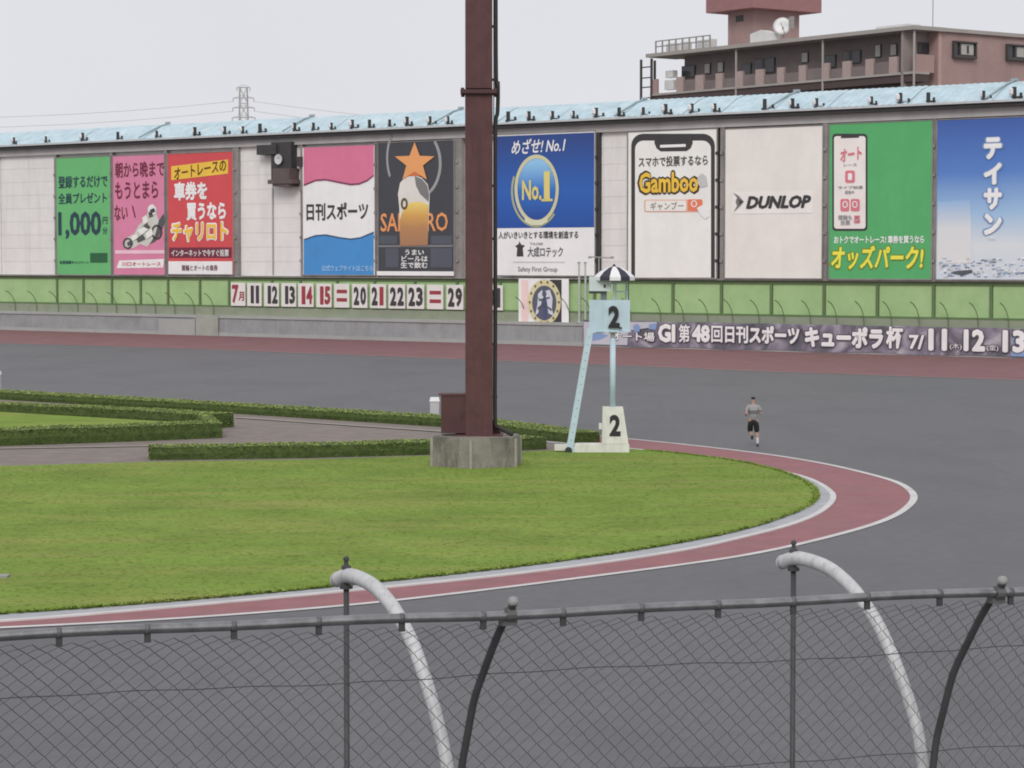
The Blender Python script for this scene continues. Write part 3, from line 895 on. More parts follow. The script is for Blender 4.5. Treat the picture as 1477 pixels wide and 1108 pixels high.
# date boards
dates = [(333, 353.5, '7月', 'r'), (356.5, 377, '11', 'k'), (381, 402, '12', 'k'), (406, 427, '13', 'k'), (430, 452, '14', 'r'), (456.5, 478, '15', 'r'),
         (482, 503.5, '=', 'r'), (508, 529.5, '20', 'k'), (534, 556.5, '21', 'm'), (560.5, 584, '22', 'k'), (587, 611.5, '23', 'k'), (616, 639, '=', 'r'),
         (644, 668, '29', 'k'), (672, 697, '30', 'k'), (701, 725, '31', 'k')]
dred = P_('date_red', 150, 58, 66); dblk = P_('date_black', 62, 60, 62); dwhite = P_('date_white', 216, 213, 210)
seen = {}
for x0, x1, tx, c in dates:
    y0 = 408 + (x0 - 350) * 0.010; y1 = 441.5 + (x0 - 350) * 0.0175
    if tx == '=':
        lab = 'white date board with two red bars, %s' % ('between fifteen and twenty' if x0 < 520 else 'beside the brown mast')
    elif tx == '7月':
        lab = 'white date board with the red month number 7, leftmost of the row'
    elif tx == '30':
        lab = 'white date board reading 30, mostly hidden behind the brown pole'
    else:
        lab = {'11': 'white date board eleven in black, next to the red month board', '12': 'white date board twelve in black, between eleven and thirteen',
               '13': 'white date board thirteen in black, just before the red fourteen', '14': 'white date board with a red fourteen, left of the red fifteen',
               '15': 'white date board with a red fifteen, before the first pair of bars', '20': 'white date board twenty in black, right of the first red bars',
               '21': 'white date board with a black two and a red one', '22': 'white date board with two black twos',
               '23': 'white date board twenty-three in black, before the second red bars', '29': 'white date board twenty-nine in black, at the left edge of the brown mast',
               '31': 'white date board thirty-one, showing past the right edge of the brown mast'}[tx]
    b = small_board(x0, y0, x1, y1, dwhite, lab, 'date_board', 'date board', 'date boards on the green panels', off=-0.18)
    lo_ = -0.165
    if tx == '=':
        h_ = (y1 - y0)
        wrect(x0 + 3.5, y0 + h_ * 0.25, x1 - 3, y0 + h_ * 0.40, dred, lo_, 'numeral', b); wrect(x0 + 3.5, y0 + h_ * 0.60, x1 - 3, y0 + h_ * 0.75, dred, lo_, 'numeral', b)
    elif tx == '7月':
        wtext('7', x0 + 1.5, y0 + 3, x0 + 11, y1 - 4, dred, lo_, b, 0.04); wtext('月', x0 + 11, y0 + 13, x1 - 1.5, y1 - 7, dred, lo_, b, 0.03)
    else:
        xm = (x0 + x1) / 2
        c1 = dred if c == 'r' else dblk; c2 = dblk if c == 'k' else dred
        w0_ = 1.5 if tx[0] != '1' else 4.6; w1_ = 1.5 if tx[1] != '1' else 4.6
        wtext(tx[0], x0 + w0_ + 0.5, y0 + 4, xm - 0.6, y1 - 4, c1, lo_, b, 0.02 if tx[0] == '1' else 0.05); wtext(tx[1], xm + (2.2 if tx[1] == '1' else 0.8), y0 + 4, x1 - w1_ + (1.2 if tx[1] == '1' else 0), y1 - 4, c2, lo_, b, 0.02 if tx[1] == '1' else 0.05)

# race banner on the base wall
def M_banner(name):
    m = bpy.data.materials.new(name); m.use_nodes = True
    N, L = m.node_tree.nodes, m.node_tree.links
    p = N['Principled BSDF']; p.inputs['Roughness'].default_value = 0.55
    geo = N.new('ShaderNodeNewGeometry')
    no = N.new('ShaderNodeTexNoise'); no.inputs['Scale'].default_value = 0.55; no.inputs['Detail'].default_value = 5; no.inputs['Distortion'].default_value = 1.2
    L.new(geo.outputs['Position'], no.inputs['Vector'])
    r = N.new('ShaderNodeValToRGB')
    for q in range(3): r.color_ramp.elements.new(0.5)
    for e, (pos, c) in zip(r.color_ramp.elements, [(0.30, S(84, 84, 90)), (0.44, S(112, 108, 120)), (0.54, S(138, 130, 146)), (0.63, S(166, 161, 172)), (0.75, S(194, 190, 196))]):
        e.position = pos; e.color = c + (1,)
    L.new(no.outputs['Fac'], r.inputs[0])
    L.new(r.outputs[0], p.inputs['Base Color'])
    return m
BO = 0.14
bs0, bs1 = WP(840, 480, BO)[0], WP(1540, 490, BO)[0]
zt, zbm = WP(1120, 466.5, BO)[1], WP(1120, 505.5, BO)[1]
b = thing('race_banner', W((bs0 + bs1) / 2, zbm, BO), 'long mottled grey banner with big white race lettering on the base wall', 'banner')
mb = MB()
NB = 40
vs, fs = [], []
for k in range(NB + 1):
    s = bs0 + (bs1 - bs0) * k / NB
    rp = 0.03 * math.sin(k * 1.9)
    for z_, o_ in ((zbm + 0.04 * math.sin(k * 0.8), 0.0), ((zt + zbm) / 2, rp), (zt - 0.05 * abs(math.sin(k * 0.55)), 0.0)):
        vs.append(W(s, z_, BO - 0.05 + o_))
for k in range(NB):
    for q in range(2):
        fs.append((k * 3 + q, (k + 1) * 3 + q, (k + 1) * 3 + q + 1, k * 3 + q + 1))
mb.add(vs, fs)
cl = mb.build('banner_cloth', M_banner('banner_print'), b, smooth=True)
BT = BO + 0.02
wpoly([(842, 464.5), (948, 464.5), (944, 472), (906, 477), (905, 498), (842, 496.5)], P_('banner_white', 182, 182, 192), BT - 0.012, 'printed_patch', b)
bl1 = P_('banner_blue', 128, 150, 190)
for q in ([(913, 470), (919, 467), (924, 472), (922, 479), (915, 480)], [(936, 468), (948, 466), (946, 476), (936, 475)], [(852, 482), (864, 480), (878, 484), (866, 490), (855, 492)], [(1462, 480), (1530, 482), (1530, 516), (1458, 514)]):
    wpoly(q, bl1, BT - 0.006, 'printed_patch', b)
bedge = P_('banner_edge', 84, 80, 90); bwhite = P_('banner_letter', 224, 222, 222)
def btext(t, x0, y0, x1, y1, bold=0.05, ed=0.12):
    wtext(t, x0 - 1.6, y0 - 1.3, x1 + 1.6, y1 + 1.3, bedge, BT, b, ed); wtext(t, x0, y0, x1, y1, bwhite, BT + 0.02, b, bold)
btext('オート場', 882, 479, 944, 492, 0.02, 0.07)
btext('GI', 949, 467, 974, 494); btext('第', 979, 468, 995, 494, 0.02); btext('48', 998, 468.5, 1024, 494); btext('回', 1026, 470, 1042, 494, 0.02)
btext('日刊', 1046, 470, 1079, 495, 0.03); btext('スポーツ', 1081, 470, 1153, 496, 0.05)
btext('キューポラ', 1161, 471, 1274, 502, 0.06); btext('杯', 1278, 471, 1303, 503, 0.04)
btext('7/', 1311, 483, 1333, 504, 0.03); btext('11', 1339, 474, 1366, 506, 0.05); btext('(木)', 1370, 495, 1387, 505, 0.0, 0.05)
btext('12', 1390, 475, 1421, 507, 0.05); btext('(金)', 1423, 497, 1440, 507, 0.0, 0.05); btext('13', 1446, 476, 1479, 509, 0.05); btext('(土)', 1483, 499, 1500, 509, 0.0, 0.05)

# curved rods of the outer catch fence
cf = thing('catch_fence', W(50, 1.74, -0.1), 'row of thin curved dark green rods in front of the green panels', 'fence')
rodm = M('rod_green', (0.12, 0.185, 0.085), rough=0.6)
rod_px = [-30, 22, 53, 84, 112, 140, 168, 196, 224, 252, 280, 308, 757, 788, 821, 852, 910, 953, 986, 1021, 1057, 1095, 1131, 1169, 1207, 1246, 1286, 1326, 1368, 1411, 1455, 1500]
mb = MB()
mb.tube([(0, 0, 0), (0, 0, 0.55), (-0.01, -0.06, 0.95), (-0.04, -0.26, 1.35), (-0.08, -0.6, 1.70), (-0.12, -1.0, 1.90)], 0.032, 6)
rme = bpy.data.meshes.new('curved_rod'); rme.from_pydata(mb.v, [], mb.f); rme.materials.append(rodm)
for x in rod_px:
    s = WP(x, 452, -0.2)[0]
    inst('curved_rod', rme, W(s, 1.70, -0.2), cf, WRZ)

# dark bracket unit on the white cladding
sp = thing('speaker_unit', W(WP(405, 270)[0], WP(405, 270)[1], -0.2), 'dark loudspeaker unit on a bracket on the white cladding under the eave', 'loudspeaker')
dk = M('unit_dark', (0.055, 0.052, 0.055), rough=0.6, var=0.2); bn = M('unit_brown', (0.125, 0.095, 0.095), rough=0.7, var=0.15)
def wpx(mb, x0, y0, x1, y1, o0, o1):
    xc, yc = (x0 + x1) / 2, (y0 + y1) / 2
    return wbox(mb, WP(x0, yc, o1)[0], WP(x1, yc, o1)[0], WP(xc, y1, o1)[1], WP(xc, y0, o1)[1], o0, o1)
mb = MB(); wpx(mb, 391, 205, 420, 264, -0.45, 0.25); mb.build('back_plate', dk, sp)
mb = MB(); wpx(mb, 370, 209, 398, 223, -0.40, 0.45); mb.build('arm', dk, sp)
mb = MB(); wpx(mb, 393, 243, 417, 269, -0.40, 0.75); wpx(mb, 386, 259, 420, 265, -0.2, 0.85); mb.build('housing', bn, sp)
sc_, zc_ = WP(404, 230, 0.3)
mb = MB(); mb.lathe(W(sc_, zc_, 0.20), [(0.20, 0), (0.42, 0.3), (0.42, 0.34), (0.18, 0.30), (0.16, 0.24)], 14, axis=NRM); mb.build('horn', lgrey_p, sp)
mb = MB(); wpx(mb, 428, 226, 434.5, 240, -0.45, 0.1); mb.build('junction_box', dk, sp)
mb = MB(); wpx(mb, 392.5, 270, 394, 396, -0.45, -0.36); mb.build('conduit', grey_p, sp)

# two thin pale posts in front of the wall by the number stand
for i, (x, lab) in enumerate(((830, 'thin pale post behind the number stand, left of the pair'), (839, 'thin pale post behind the number stand, right of the pair'))):
    s0, z0_ = WP(x, 455, 0.35); z1_ = WP(x, 379, 0.35)[1]
    t = MB(); t.tube([W(s0, 1.74, -0.12), W(s0, z1_, -0.12)], 0.085, 8)
    t.lathe(W(s0, 1.74, -0.12), [(0.24, 0), (0.24, 0.06), (0.14, 0.07)], 8); t.lathe(W(s0, z1_, -0.12), [(0.15, 0), (0.15, 0.05), (0.06, 0.12)], 8)
    t.build('thin_post', P_('post_pale', 170, 178, 172), label=lab, cat='post', group='thin posts at the wall')

# ------------------------------------------------------------------ hedges
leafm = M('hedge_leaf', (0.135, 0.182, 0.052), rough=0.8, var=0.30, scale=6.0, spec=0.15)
littopm = M('hedge_lit_top', (0.29, 0.365, 0.10), rough=0.8, var=0.28, scale=5.0, spec=0.15)  # paler leaf colour with the light falling on the hedge tops painted in
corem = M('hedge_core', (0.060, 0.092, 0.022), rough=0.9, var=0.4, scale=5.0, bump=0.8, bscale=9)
def hedge(path, width, height, label, dens=150):
    """trimmed hedge; path = ground points of its camera-side foot, width goes away from the camera"""
    P = np.array([p[:2] for p in path])
    C = resample(P, max(8, int(np.linalg.norm(np.diff(P, axis=0), axis=1).sum() / 0.5)))
    n = len(C)
    T = np.gradient(C, axis=0); T /= np.linalg.norm(T, axis=1)[:, None]
    Nn = np.stack([-T[:, 1], T[:, 0]], 1)
    if np.mean(Nn[:, 1]) < 0: Nn = -Nn
    # smooth the normals at corners
    for _ in range(3):
        Nn[1:-1] = (Nn[:-2] + Nn[1:-1] * 2 + Nn[2:]) / 4
    Nn /= np.linalg.norm(Nn, axis=1)[:, None]
    sec = [(0.0, 0.0), (-0.02, 0.5), (0.02, 0.93), (0.10, 1.0), (0.5, 1.02), (0.9, 1.0), (0.98, 0.93), (1.0, 0.0)]
    vs, fs = [], []
    m_ = len(sec)
    hv = height * (1 + 0.02 * np.sin(np.arange(n) * 0.9) + RNG.normal(0, 0.01, n))
    for i in range(n):
        for a, h_ in sec:
            w_ = a * width + RNG.normal(0, 0.012)
            vs.append((C[i, 0] + Nn[i, 0] * w_, C[i, 1] + Nn[i, 1] * w_, h_ * hv[i]))
    for i in range(n - 1):
        for k in range(m_ - 1):
            fs.append((i * m_ + k, i * m_ + k + 1, (i + 1) * m_ + k + 1, (i + 1) * m_ + k))
    fs.append(tuple(range(m_))); fs.append(tuple((n - 1) * m_ + k for k in range(m_)))
    bs = np.array(vs)
    root = thing('hedge', (float(C[:, 0].mean()), float(C[:, 1].mean()), 0), label, 'hedge', 'clipped hedges round the infield beds')
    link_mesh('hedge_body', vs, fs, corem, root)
    # leaves over front, top and end faces
    L_ = np.linalg.norm(np.diff(C, axis=0), axis=1).sum()
    cnt = int(L_ * (height + width) * dens * 2.2)
    ti = RNG.uniform(0, n - 1.001, cnt); ii = ti.astype(int); fr = ti - ii
    per = RNG.uniform(0, height + width + 0.25, cnt)
    a = np.where(per < height, 0.0, (per - height) / width); hq = np.where(per < height, per / height, 1.0)
    a = np.clip(a, 0, 1.0)
    hvi = hv[ii] * (1 - fr) + hv[ii + 1] * fr
    base = C[ii] * (1 - fr)[:, None] + C[ii + 1] * fr[:, None] + (Nn[ii] * (1 - fr)[:, None] + Nn[ii + 1] * fr[:, None]) * (a * width)[:, None]
    base = np.stack([base[:, 0], base[:, 1], hq * hvi], 1) + RNG.normal(0, 0.010, (cnt, 3))
    ne = int(height * width * dens * 2)
    for e, i in ((0, 0), (1, n - 1)):
        q = np.stack([C[i, 0] + Nn[i, 0] * width * RNG.uniform(0, 1, ne), np.zeros(ne), RNG.uniform(0, 1, ne) * hv[i]], 1)
        w_ = (q[:, 0] - C[i, 0]) / (Nn[i, 0] if abs(Nn[i, 0]) > 1e-6 else 1e-6)
        q[:, 1] = C[i, 1] + Nn[i, 1] * w_
        base = np.concatenate([base, q + RNG.normal(0, 0.02, q.shape)])
    cnt = len(base)
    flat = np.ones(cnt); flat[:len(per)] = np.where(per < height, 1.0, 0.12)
    d1 = RNG.normal(0, 1, (cnt, 3)); d1[:, 2] *= flat; d1 /= np.linalg.norm(d1, axis=1)[:, None]
    d2 = RNG.normal(0, 1, (cnt, 3)); d2[:, 2] *= flat; d2 -= d1 * (d1 * d2).sum(1)[:, None]; d2 /= np.linalg.norm(d2, axis=1)[:, None]
    sz = (RNG.uniform(0.022, 0.048, cnt) * np.where(flat < 0.5, 1.2, 1.0))[:, None]
    V = np.stack([base - d1 * sz, base + d2 * sz * 0.6, base + d1 * sz, base - d2 * sz * 0.6], 1).reshape(-1, 3)
    V[:, 2] = np.maximum(V[:, 2], 0.0)
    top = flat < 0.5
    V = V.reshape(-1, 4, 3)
    for nm, sel, mt in (('foliage', ~top, leafm), ('lit_top_leaves', top, littopm)):  # top leaves get the brighter colour that carries the light from above
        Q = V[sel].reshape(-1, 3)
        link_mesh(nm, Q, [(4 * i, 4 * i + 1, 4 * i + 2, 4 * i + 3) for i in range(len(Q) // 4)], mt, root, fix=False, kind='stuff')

hedge([g(-260, 561), g(0, 577), g(330, 597), g(650, 617.5), g(816, 640)], 1.4, 0.36, 'long low clipped hedge along the far edge of the infield')
hedge([g(-260, 588), g(0, 603), g(180, 611), g(300, 619.5)], 1.3, 0.55, 'clipped hedge behind, forming the upper arm of the pointed bed at left')
hedge([g(-260, 653), g(0, 644.5), g(200, 637.5), g(320, 632.6)], 1.5, 0.56, 'clipped hedge in front, forming the lower arm of the pointed bed at left')
hedge([g(296, 632.5), g(318, 632.2)], 5.2, 0.55, 'blunt end of clipped hedge closing the tip of the pointed bed')
hedge([g(217, 665), g(430, 662), g(620, 657), g(788, 649)], 1.3, 0.43, 'clipped hedge nearest the lawn, running behind the brown pole')
# inner bed lawn
bed = [g(*q)[:2] for q in [(-260, 641), (0, 630), (200, 625), (260, 622), (0, 606), (-260, 590)]]
sheet('bed_grass', bed, 0.33, grassmat)

# two white marker posts behind the far hedge
mk = P_('marker_white', 214, 214, 214)
for x, y0, y1, w, lab in ((627, 573, 607, 15, 'white square marker post behind the hedge, left of the brown pole'), (-4, 535, 566, 12, 'white square marker post cut by the left edge of the picture')):
    p = g(x, y1 + 2)
    dep = p[1]
    hw = w / F * dep / 2; hh_ = (y1 + 2 - y0) / F * dep
    t = thing('marker_post', (p[0], dep, 0), lab, 'post')
    mb = MB(); mb.box((p[0], dep, hh_ * 0.42), (hw * 0.86, hw * 0.86, hh_ * 0.42)); mb.build('post_body', P_('marker_grey', 176, 176, 178), t)
    mb = MB(); mb.prism([(p[0] - hw, dep - hw, hh_ * 0.84), (p[0] + hw, dep - hw, hh_ * 0.84), (p[0] + hw, dep + hw, hh_ * 0.84), (p[0] - hw, dep + hw, hh_ * 0.84)],
                        [(p[0] - hw * 0.8, dep - hw * 0.8, hh_), (p[0] + hw * 0.8, dep - hw * 0.8, hh_), (p[0] + hw * 0.8, dep + hw * 0.8, hh_), (p[0] - hw * 0.8, dep + hw * 0.8, hh_)])
    mb.build('post_cap', mk, t)

# ------------------------------------------------------------------ the light mast
brown = M('mast_brown', (0.106, 0.049, 0.051), rough=0.6, spec=0.25, var=0.18, scale=2.2, stain=(0.078, 0.038, 0.039), sstr=0.85, sscale=(5.0, 5.0, 0.35))
brown2 = M('cabinet_brown', (0.088, 0.042, 0.044), rough=0.6, spec=0.25, var=0.12, scale=1.5)
oldconc = M('stained_concrete', (0.25, 0.235, 0.205), rough=0.95, var=0.22, scale=1.8, bump=0.5, bscale=9, stain=(0.085, 0.076, 0.066), sstr=1.0, sscale=(2.2, 2.2, 0.45))
pf = g(682, 679)
DM = pf[1] + 1.46                                  # depth of the mast's axis
def mx(px, dep=None):
    return (px - 738.5) / F * (dep or DM)
cx = mx(687, DM)
mast = thing('light_mast', (cx, DM, 0), 'tall dark brown steel mast standing on a stained concrete footing in the lawn', 'mast')
ZB = 0.98
r8 = 1.49
ring = [(cx + r8 * math.cos(math.radians(-95.6 + 60 * k)), DM + r8 * math.sin(math.radians(-95.6 + 60 * k))) for k in range(6)]
mb = MB(); mb.prism([(x, y, -0.1) for x, y in ring], [(x, y, ZB - 0.05) for x, y in ring])
ring2 = [(cx + (x - cx) * 0.97, DM + (y - DM) * 0.97) for x, y in ring]
mb.prism([(x, y, ZB - 0.05) for x, y in ring2], [(x, y, ZB) for x, y in ring2])
ft = mb.build('footing', oldconc, mast)
for k in range(6):                                  # light arrises at the corners of the footing
    x, y = ring[k]
    mb = MB(); mb.tube([(x, y, -0.05), (x, y, ZB - 0.05)], 0.055, 6); mb.build('corner_arris', M('arris_concrete', (0.33, 0.315, 0.28), rough=0.95, var=0.15, scale=3), ft)
ax0, ax1 = mx(671.5), mx(710.5)
hw = (ax1 - ax0) / 2; xc_ = (ax0 + ax1) / 2
bx_ = (Vector((math.cos(0.0), math.sin(0.0), 0)), Vector((0, 1, 0)), Vector((0, 0, 1)))
zf = 6.4 + (374.7 - 135) / F * DM
mb = MB(); mb.box((xc_, DM, (ZB + zf) / 2), (hw, hw, (zf - ZB) / 2)); mb.box((xc_, DM, (zf + 24) / 2 + 0.05), (hw * 0.985, hw * 0.985, (24 - zf) / 2 - 0.05))
sh = mb.build('shaft', brown, mast)
mb = MB(); mb.box((xc_, DM, ZB + 0.02), (hw + 0.32, hw + 0.2, 0.02))
for sx in (-1, 1):
    mb.prism([(xc_ + sx * hw, DM - 0.04, ZB), (xc_ + sx * (hw + 0.28), DM - 0.04, ZB), (xc_ + sx * hw, DM - 0.04, ZB + 0.5)], [(xc_ + sx * hw, DM + 0.04, ZB), (xc_ + sx * (hw + 0.28), DM + 0.04, ZB), (xc_ + sx * hw, DM + 0.04, ZB + 0.5)])
mb.build('base_plate', brown, mast)
mb = MB(); mb.box((xc_, DM, zf), (hw + 0.14, hw + 0.14, 0.06))
for sx in (-1, 1):
    for sy in (-1, 0, 1):
        mb.box((xc_ + sx * (hw + 0.08), DM + sy * hw * 0.8, zf), (0.05, 0.05, 0.12))
mb.build('flange', brown2, mast)
c0 = mx(636.5)
z_c = 6.4 - (571 - 374.7) / F * (DM - hw)
mb = MB(); mb.box(((c0 + ax0) / 2, DM - 0.02, (ZB + z_c) / 2 + 0.04), ((ax0 - c0) / 2, hw * 0.85, (z_c - ZB) / 2 - 0.04)); cb = mb.build('cabinet', brown2, mast)
mb = MB(); mb.box(((c0 + ax0) / 2 - 0.03, DM - 0.02, z_c + 0.025), ((ax0 - c0) / 2 + 0.05, hw * 0.92, 0.025)); mb.build('cabinet_lid', brown, cb)
mb = MB(); mb.box((ax0 - 0.12, DM - 0.02 - hw * 0.85 - 0.02, (ZB + z_c) / 2), (0.02, 0.02, 0.09)); mb.build('handle', darkm, cb)
# cable riser on the right with stand-offs
xr = mx(715.5)
cab = M('cable_dark', (0.030, 0.026, 0.026), rough=0.6)
zbow = zf
pts = [(xr, DM - 0.2, 24), (xr, DM - 0.2, zbow + 1.2), (xr + 0.06, DM - 0.2, zbow + 0.3), (xr + 0.05, DM - 0.2, zbow - 0.6), (xr - 0.02, DM - 0.2, zbow - 1.4), (xr - 0.02, DM - 0.2, 5.0), (xr - 0.03, DM - 0.2, ZB + 0.55),
       (xr + 0.05, DM - 0.25, ZB + 0.3), (xr + 0.3, DM - 0.35, ZB + 0.14), (xr + 0.5, DM - 0.5, ZB + 0.05)]
mb = MB(); mb.tube(spline([np.array(p) for p in pts], 6), 0.062, 8); cr = mb.build('cable_riser', cab, mast, smooth=True)
for z in np.arange(ZB + 1.2, 20, 1.62):
    mb = MB(); mb.box(((ax1 + xr) / 2, DM - 0.2, z), ((xr - ax1) / 2 + 0.04, 0.05, 0.04)); mb.build('stand_off', cab, cr)
mb = MB(); mb.tube([(mx(712.3), DM + 0.1, ZB), (mx(712.3), DM + 0.1, 23)], 0.018, 6); mb.build('earth_wire', M('galv', (0.55, 0.55, 0.55), rough=0.4), mast)

# ------------------------------------------------------------------ number stand
pb = g(855, 655)
DT = pb[1] + 0.2
def tx_(px): return (px - 738.5) / F * DT
def tz_(py): return H - (py - 374.6) / F * DT
paleblue = M('stand_blue', (0.53, 0.67, 0.76), rough=0.5, var=0.06, scale=3, stain=(0.44, 0.55, 0.62), sstr=0.4, sscale=(3, 3, 0.6))
palewhite = M('stand_white', (0.74, 0.73, 0.69), rough=0.6, var=0.08, scale=3, stain=(0.40, 0.39, 0.35), sstr=0.5, sscale=(2, 2, 0.8))
stand = thing('number_stand', (tx_(870), DT, 0), 'pale blue judge stand with number 2 boards and a ladder beside the track', 'stand')
mb = MB(); mb.box((tx_(868), DT, 0.155), (tx_(907.5) - tx_(868), 0.28, 0.155)); mb.box((tx_(815), DT + 0.1, 0.2), (tx_(830) - tx_(815), 0.14, 0.10)); mb.build('base_beam', palewhite, stand)
mb = MB(); mb.box((tx_(868), DT, 0.325), (tx_(906) - tx_(868), 0.24, 0.015)); mb.build('base_lip', palewhite, stand)
# wheel-like foot at the left end
mb = MB(); mb.lathe((tx_(820), DT - 0.32, 0.12), [(0.12, 0), (0.12, 0.08), (0.05, 0.09)], 12, axis=(0, 1, 0)); mb.build('foot_roller', darkm, stand)
# lower trapezoid number box
z0, z1 = 0.34, tz_(587)
xl0, xr0, xl1, xr1 = tx_(868.5), tx_(906.5), tx_(869.5), tx_(898.5)
mb = MB(); mb.prism([(xl0, DT - 0.26, z0), (xr0, DT - 0.26, z0), (xr0, DT + 0.26, z0), (xl0, DT + 0.26, z0)], [(xl1, DT - 0.2, z1), (xr1, DT - 0.2, z1), (xr1, DT + 0.2, z1), (xl1, DT + 0.2, z1)])
nb = mb.build('number_box', palewhite, stand)
mb = MB(); mb.box((xl0 - 0.05, DT, tz_(615)), (0.05, 0.08, 0.1)); mb.build('latch', palewhite, nb)
ink2 = M('numeral_black', (0.022, 0.022, 0.024), rough=0.5)
def numeral(x0, y0, x1, y1, yy0, yy1, parent):
    vs, fs = text_mesh('2', 0.045, 0.0, 5)
    lo, hi = vs.min(0), vs.max(0)
    t = (vs - lo) / np.maximum(hi - lo, 1e-6)
    P = [(tx_(x0) + (tx_(x1) - tx_(x0)) * a, yy0 + (yy1 - yy0) * b_, tz_(y1) + (tz_(y0) - tz_(y1)) * b_) for a, b_, _ in t]
    link_mesh('numeral', P, fs, ink2, parent, fix=False)
numeral(879, 598, 895, 629, DT - 0.262, DT - 0.222, nb)
# column, collar, ladder
mb = MB(); mb.tube([(tx_(884), DT, z1), (tx_(884), DT, tz_(488))], 0.095, 12); mb.build('column', paleblue, stand, smooth=True)
mb = MB(); mb.lathe((tx_(884), DT, tz_(489)), [(0.075, 0), (0.075, tz_(481) - tz_(489)), (0.16, tz_(480) - tz_(489)), (0.16, tz_(478) - tz_(489))], 12); mb.build('collar', M('collar_grey', (0.35, 0.36, 0.36), rough=0.5), stand)
lad = thing  # ladder built as one part with rungs as sub-parts
lx0, lx1, lz0, lz1 = tx_(822), tx_(851.5), tz_(646), tz_(474)
mb = MB()
for dy in (-0.22, 0.22):
    d = Vector((lx1 - lx0, 0, lz1 - lz0)).normalized()
    mb.box((((lx0 + lx1) / 2), DT + dy, (lz0 + lz1) / 2), (0.10, 0.035, Vector((lx1 - lx0, 0, lz1 - lz0)).length / 2), (d.cross(Vector((0, 1, 0))), Vector((0, 1, 0)), d))
mb.box((lx0 + 0.06, DT, lz0 - 0.06), (0.14, 0.26, 0.1))
la = mb.build('ladder', paleblue, stand)
for k in range(1, 15):
    f_ = k / 15
    mb = MB(); mb.tube([(lx0 + (lx1 - lx0) * f_, DT - 0.265, lz0 + (lz1 - lz0) * f_), (lx0 + (lx1 - lx0) * f_, DT + 0.22, lz0 + (lz1 - lz0) * f_)], 0.02, 6); mb.build('rung', M('rung_grey', (0.3, 0.32, 0.33), rough=0.5), la)
# curved brace from ladder top to box
mb = MB(); mb.tube(spline([np.array(p) for p in [(tx_(846), DT, tz_(500)), (tx_(850), DT, tz_(485)), (tx_(858), DT, tz_(479.5)), (tx_(872), DT, tz_(478.5))]], 5), 0.045, 6); mb.build('brace', paleblue, stand)
# cabin box turned a little: two faces seen
zc0, zc1 = tz_(477), tz_(433)
xa, xb, xm = tx_(850), tx_(908.5), tx_(873)
boxw = (xb - xa)
mb = MB()
ringb = [(xa, DT + 0.12), (xm, DT - 0.18), (xb, DT - 0.10), (xb - 0.05, DT + 0.7), (xa + 0.02, DT + 0.7)]
mb.prism([(x, y, zc0) for x, y in ringb], [(x, y, zc1) for x, y in ringb])
cabx = mb.build('cabin', paleblue, stand)
mb = MB(); rr_ = [(x + (0.03 if x > xm else -0.03), y - 0.03) for x, y in ringb[:3]] + ringb[3:]
mb.prism([(x, y, zc0 - 0.05) for x, y in rr_], [(x, y, zc0) for x, y in rr_]); mb.build('floor_rim', paleblue, cabx)
numeral(877, 441, 893.5, 473, DT - 0.24, DT - 0.24, cabx)
mb = MB(); mb.box((tx_(894.5), DT - 0.24, tz_(473)), (0.05, 0.01, 0.03)); mb.build('hasp', ink2, cabx)
# upper unit: instrument box, pole, antenna bars, rails
mb = MB(); mb.box(((tx_(850) + tx_(881.5)) / 2, DT + 0.2, tz_(409.5)), ((tx_(881.5) - tx_(850)) / 2, 0.25, (tz_(399) - tz_(420)) / 2)); ub = mb.build('instrument_box', M('unit_pale', (0.62, 0.70, 0.71), rough=0.5, var=0.05), stand)
mb = MB(); mb.box((tx_(872), DT - 0.06, tz_(413)), (0.03, 0.01, 0.05)); mb.build('lens', ink2, ub)
mb = MB(); mb.box((tx_(871), DT + 0.2, tz_(426)), (0.10, 0.08, tz_(419) - tz_(426))); mb.box((tx_(858), DT + 0.2, tz_(421.5)), (0.2, 0.06, 0.05)); mb.build('mount', M('mount_grey', (0.16, 0.18, 0.18), rough=0.6), ub)
mb = MB(); mb.tube([(tx_(864), DT + 0.2, tz_(399)), (tx_(864), DT + 0.2, tz_(371))], 0.022, 6); mb.tube([(tx_(851), DT + 0.2, tz_(370.5)), (tx_(884), DT + 0.2, tz_(372.5))], 0.02, 6)
for x in (851, 883): mb.box((tx_(x), DT + 0.2, tz_(371.5)), (0.06, 0.03, 0.035))
mb.build('antenna', M('antenna_grey', (0.30, 0.30, 0.29), rough=0.5), ub)
mb = MB()
for x in (889, 905): mb.tube([(tx_(x), DT + 0.35, tz_(434)), (tx_(x), DT + 0.35, tz_(408))], 0.022, 6)
mb.tube([(tx_(884), DT + 0.35, tz_(409)), (tx_(906), DT + 0.35, tz_(408))], 0.022, 6); mb.tube([(tx_(889), DT + 0.35, tz_(421)), (tx_(905), DT + 0.35, tz_(421))], 0.018, 6)
mb.build('guard_rail', paleblue, stand)
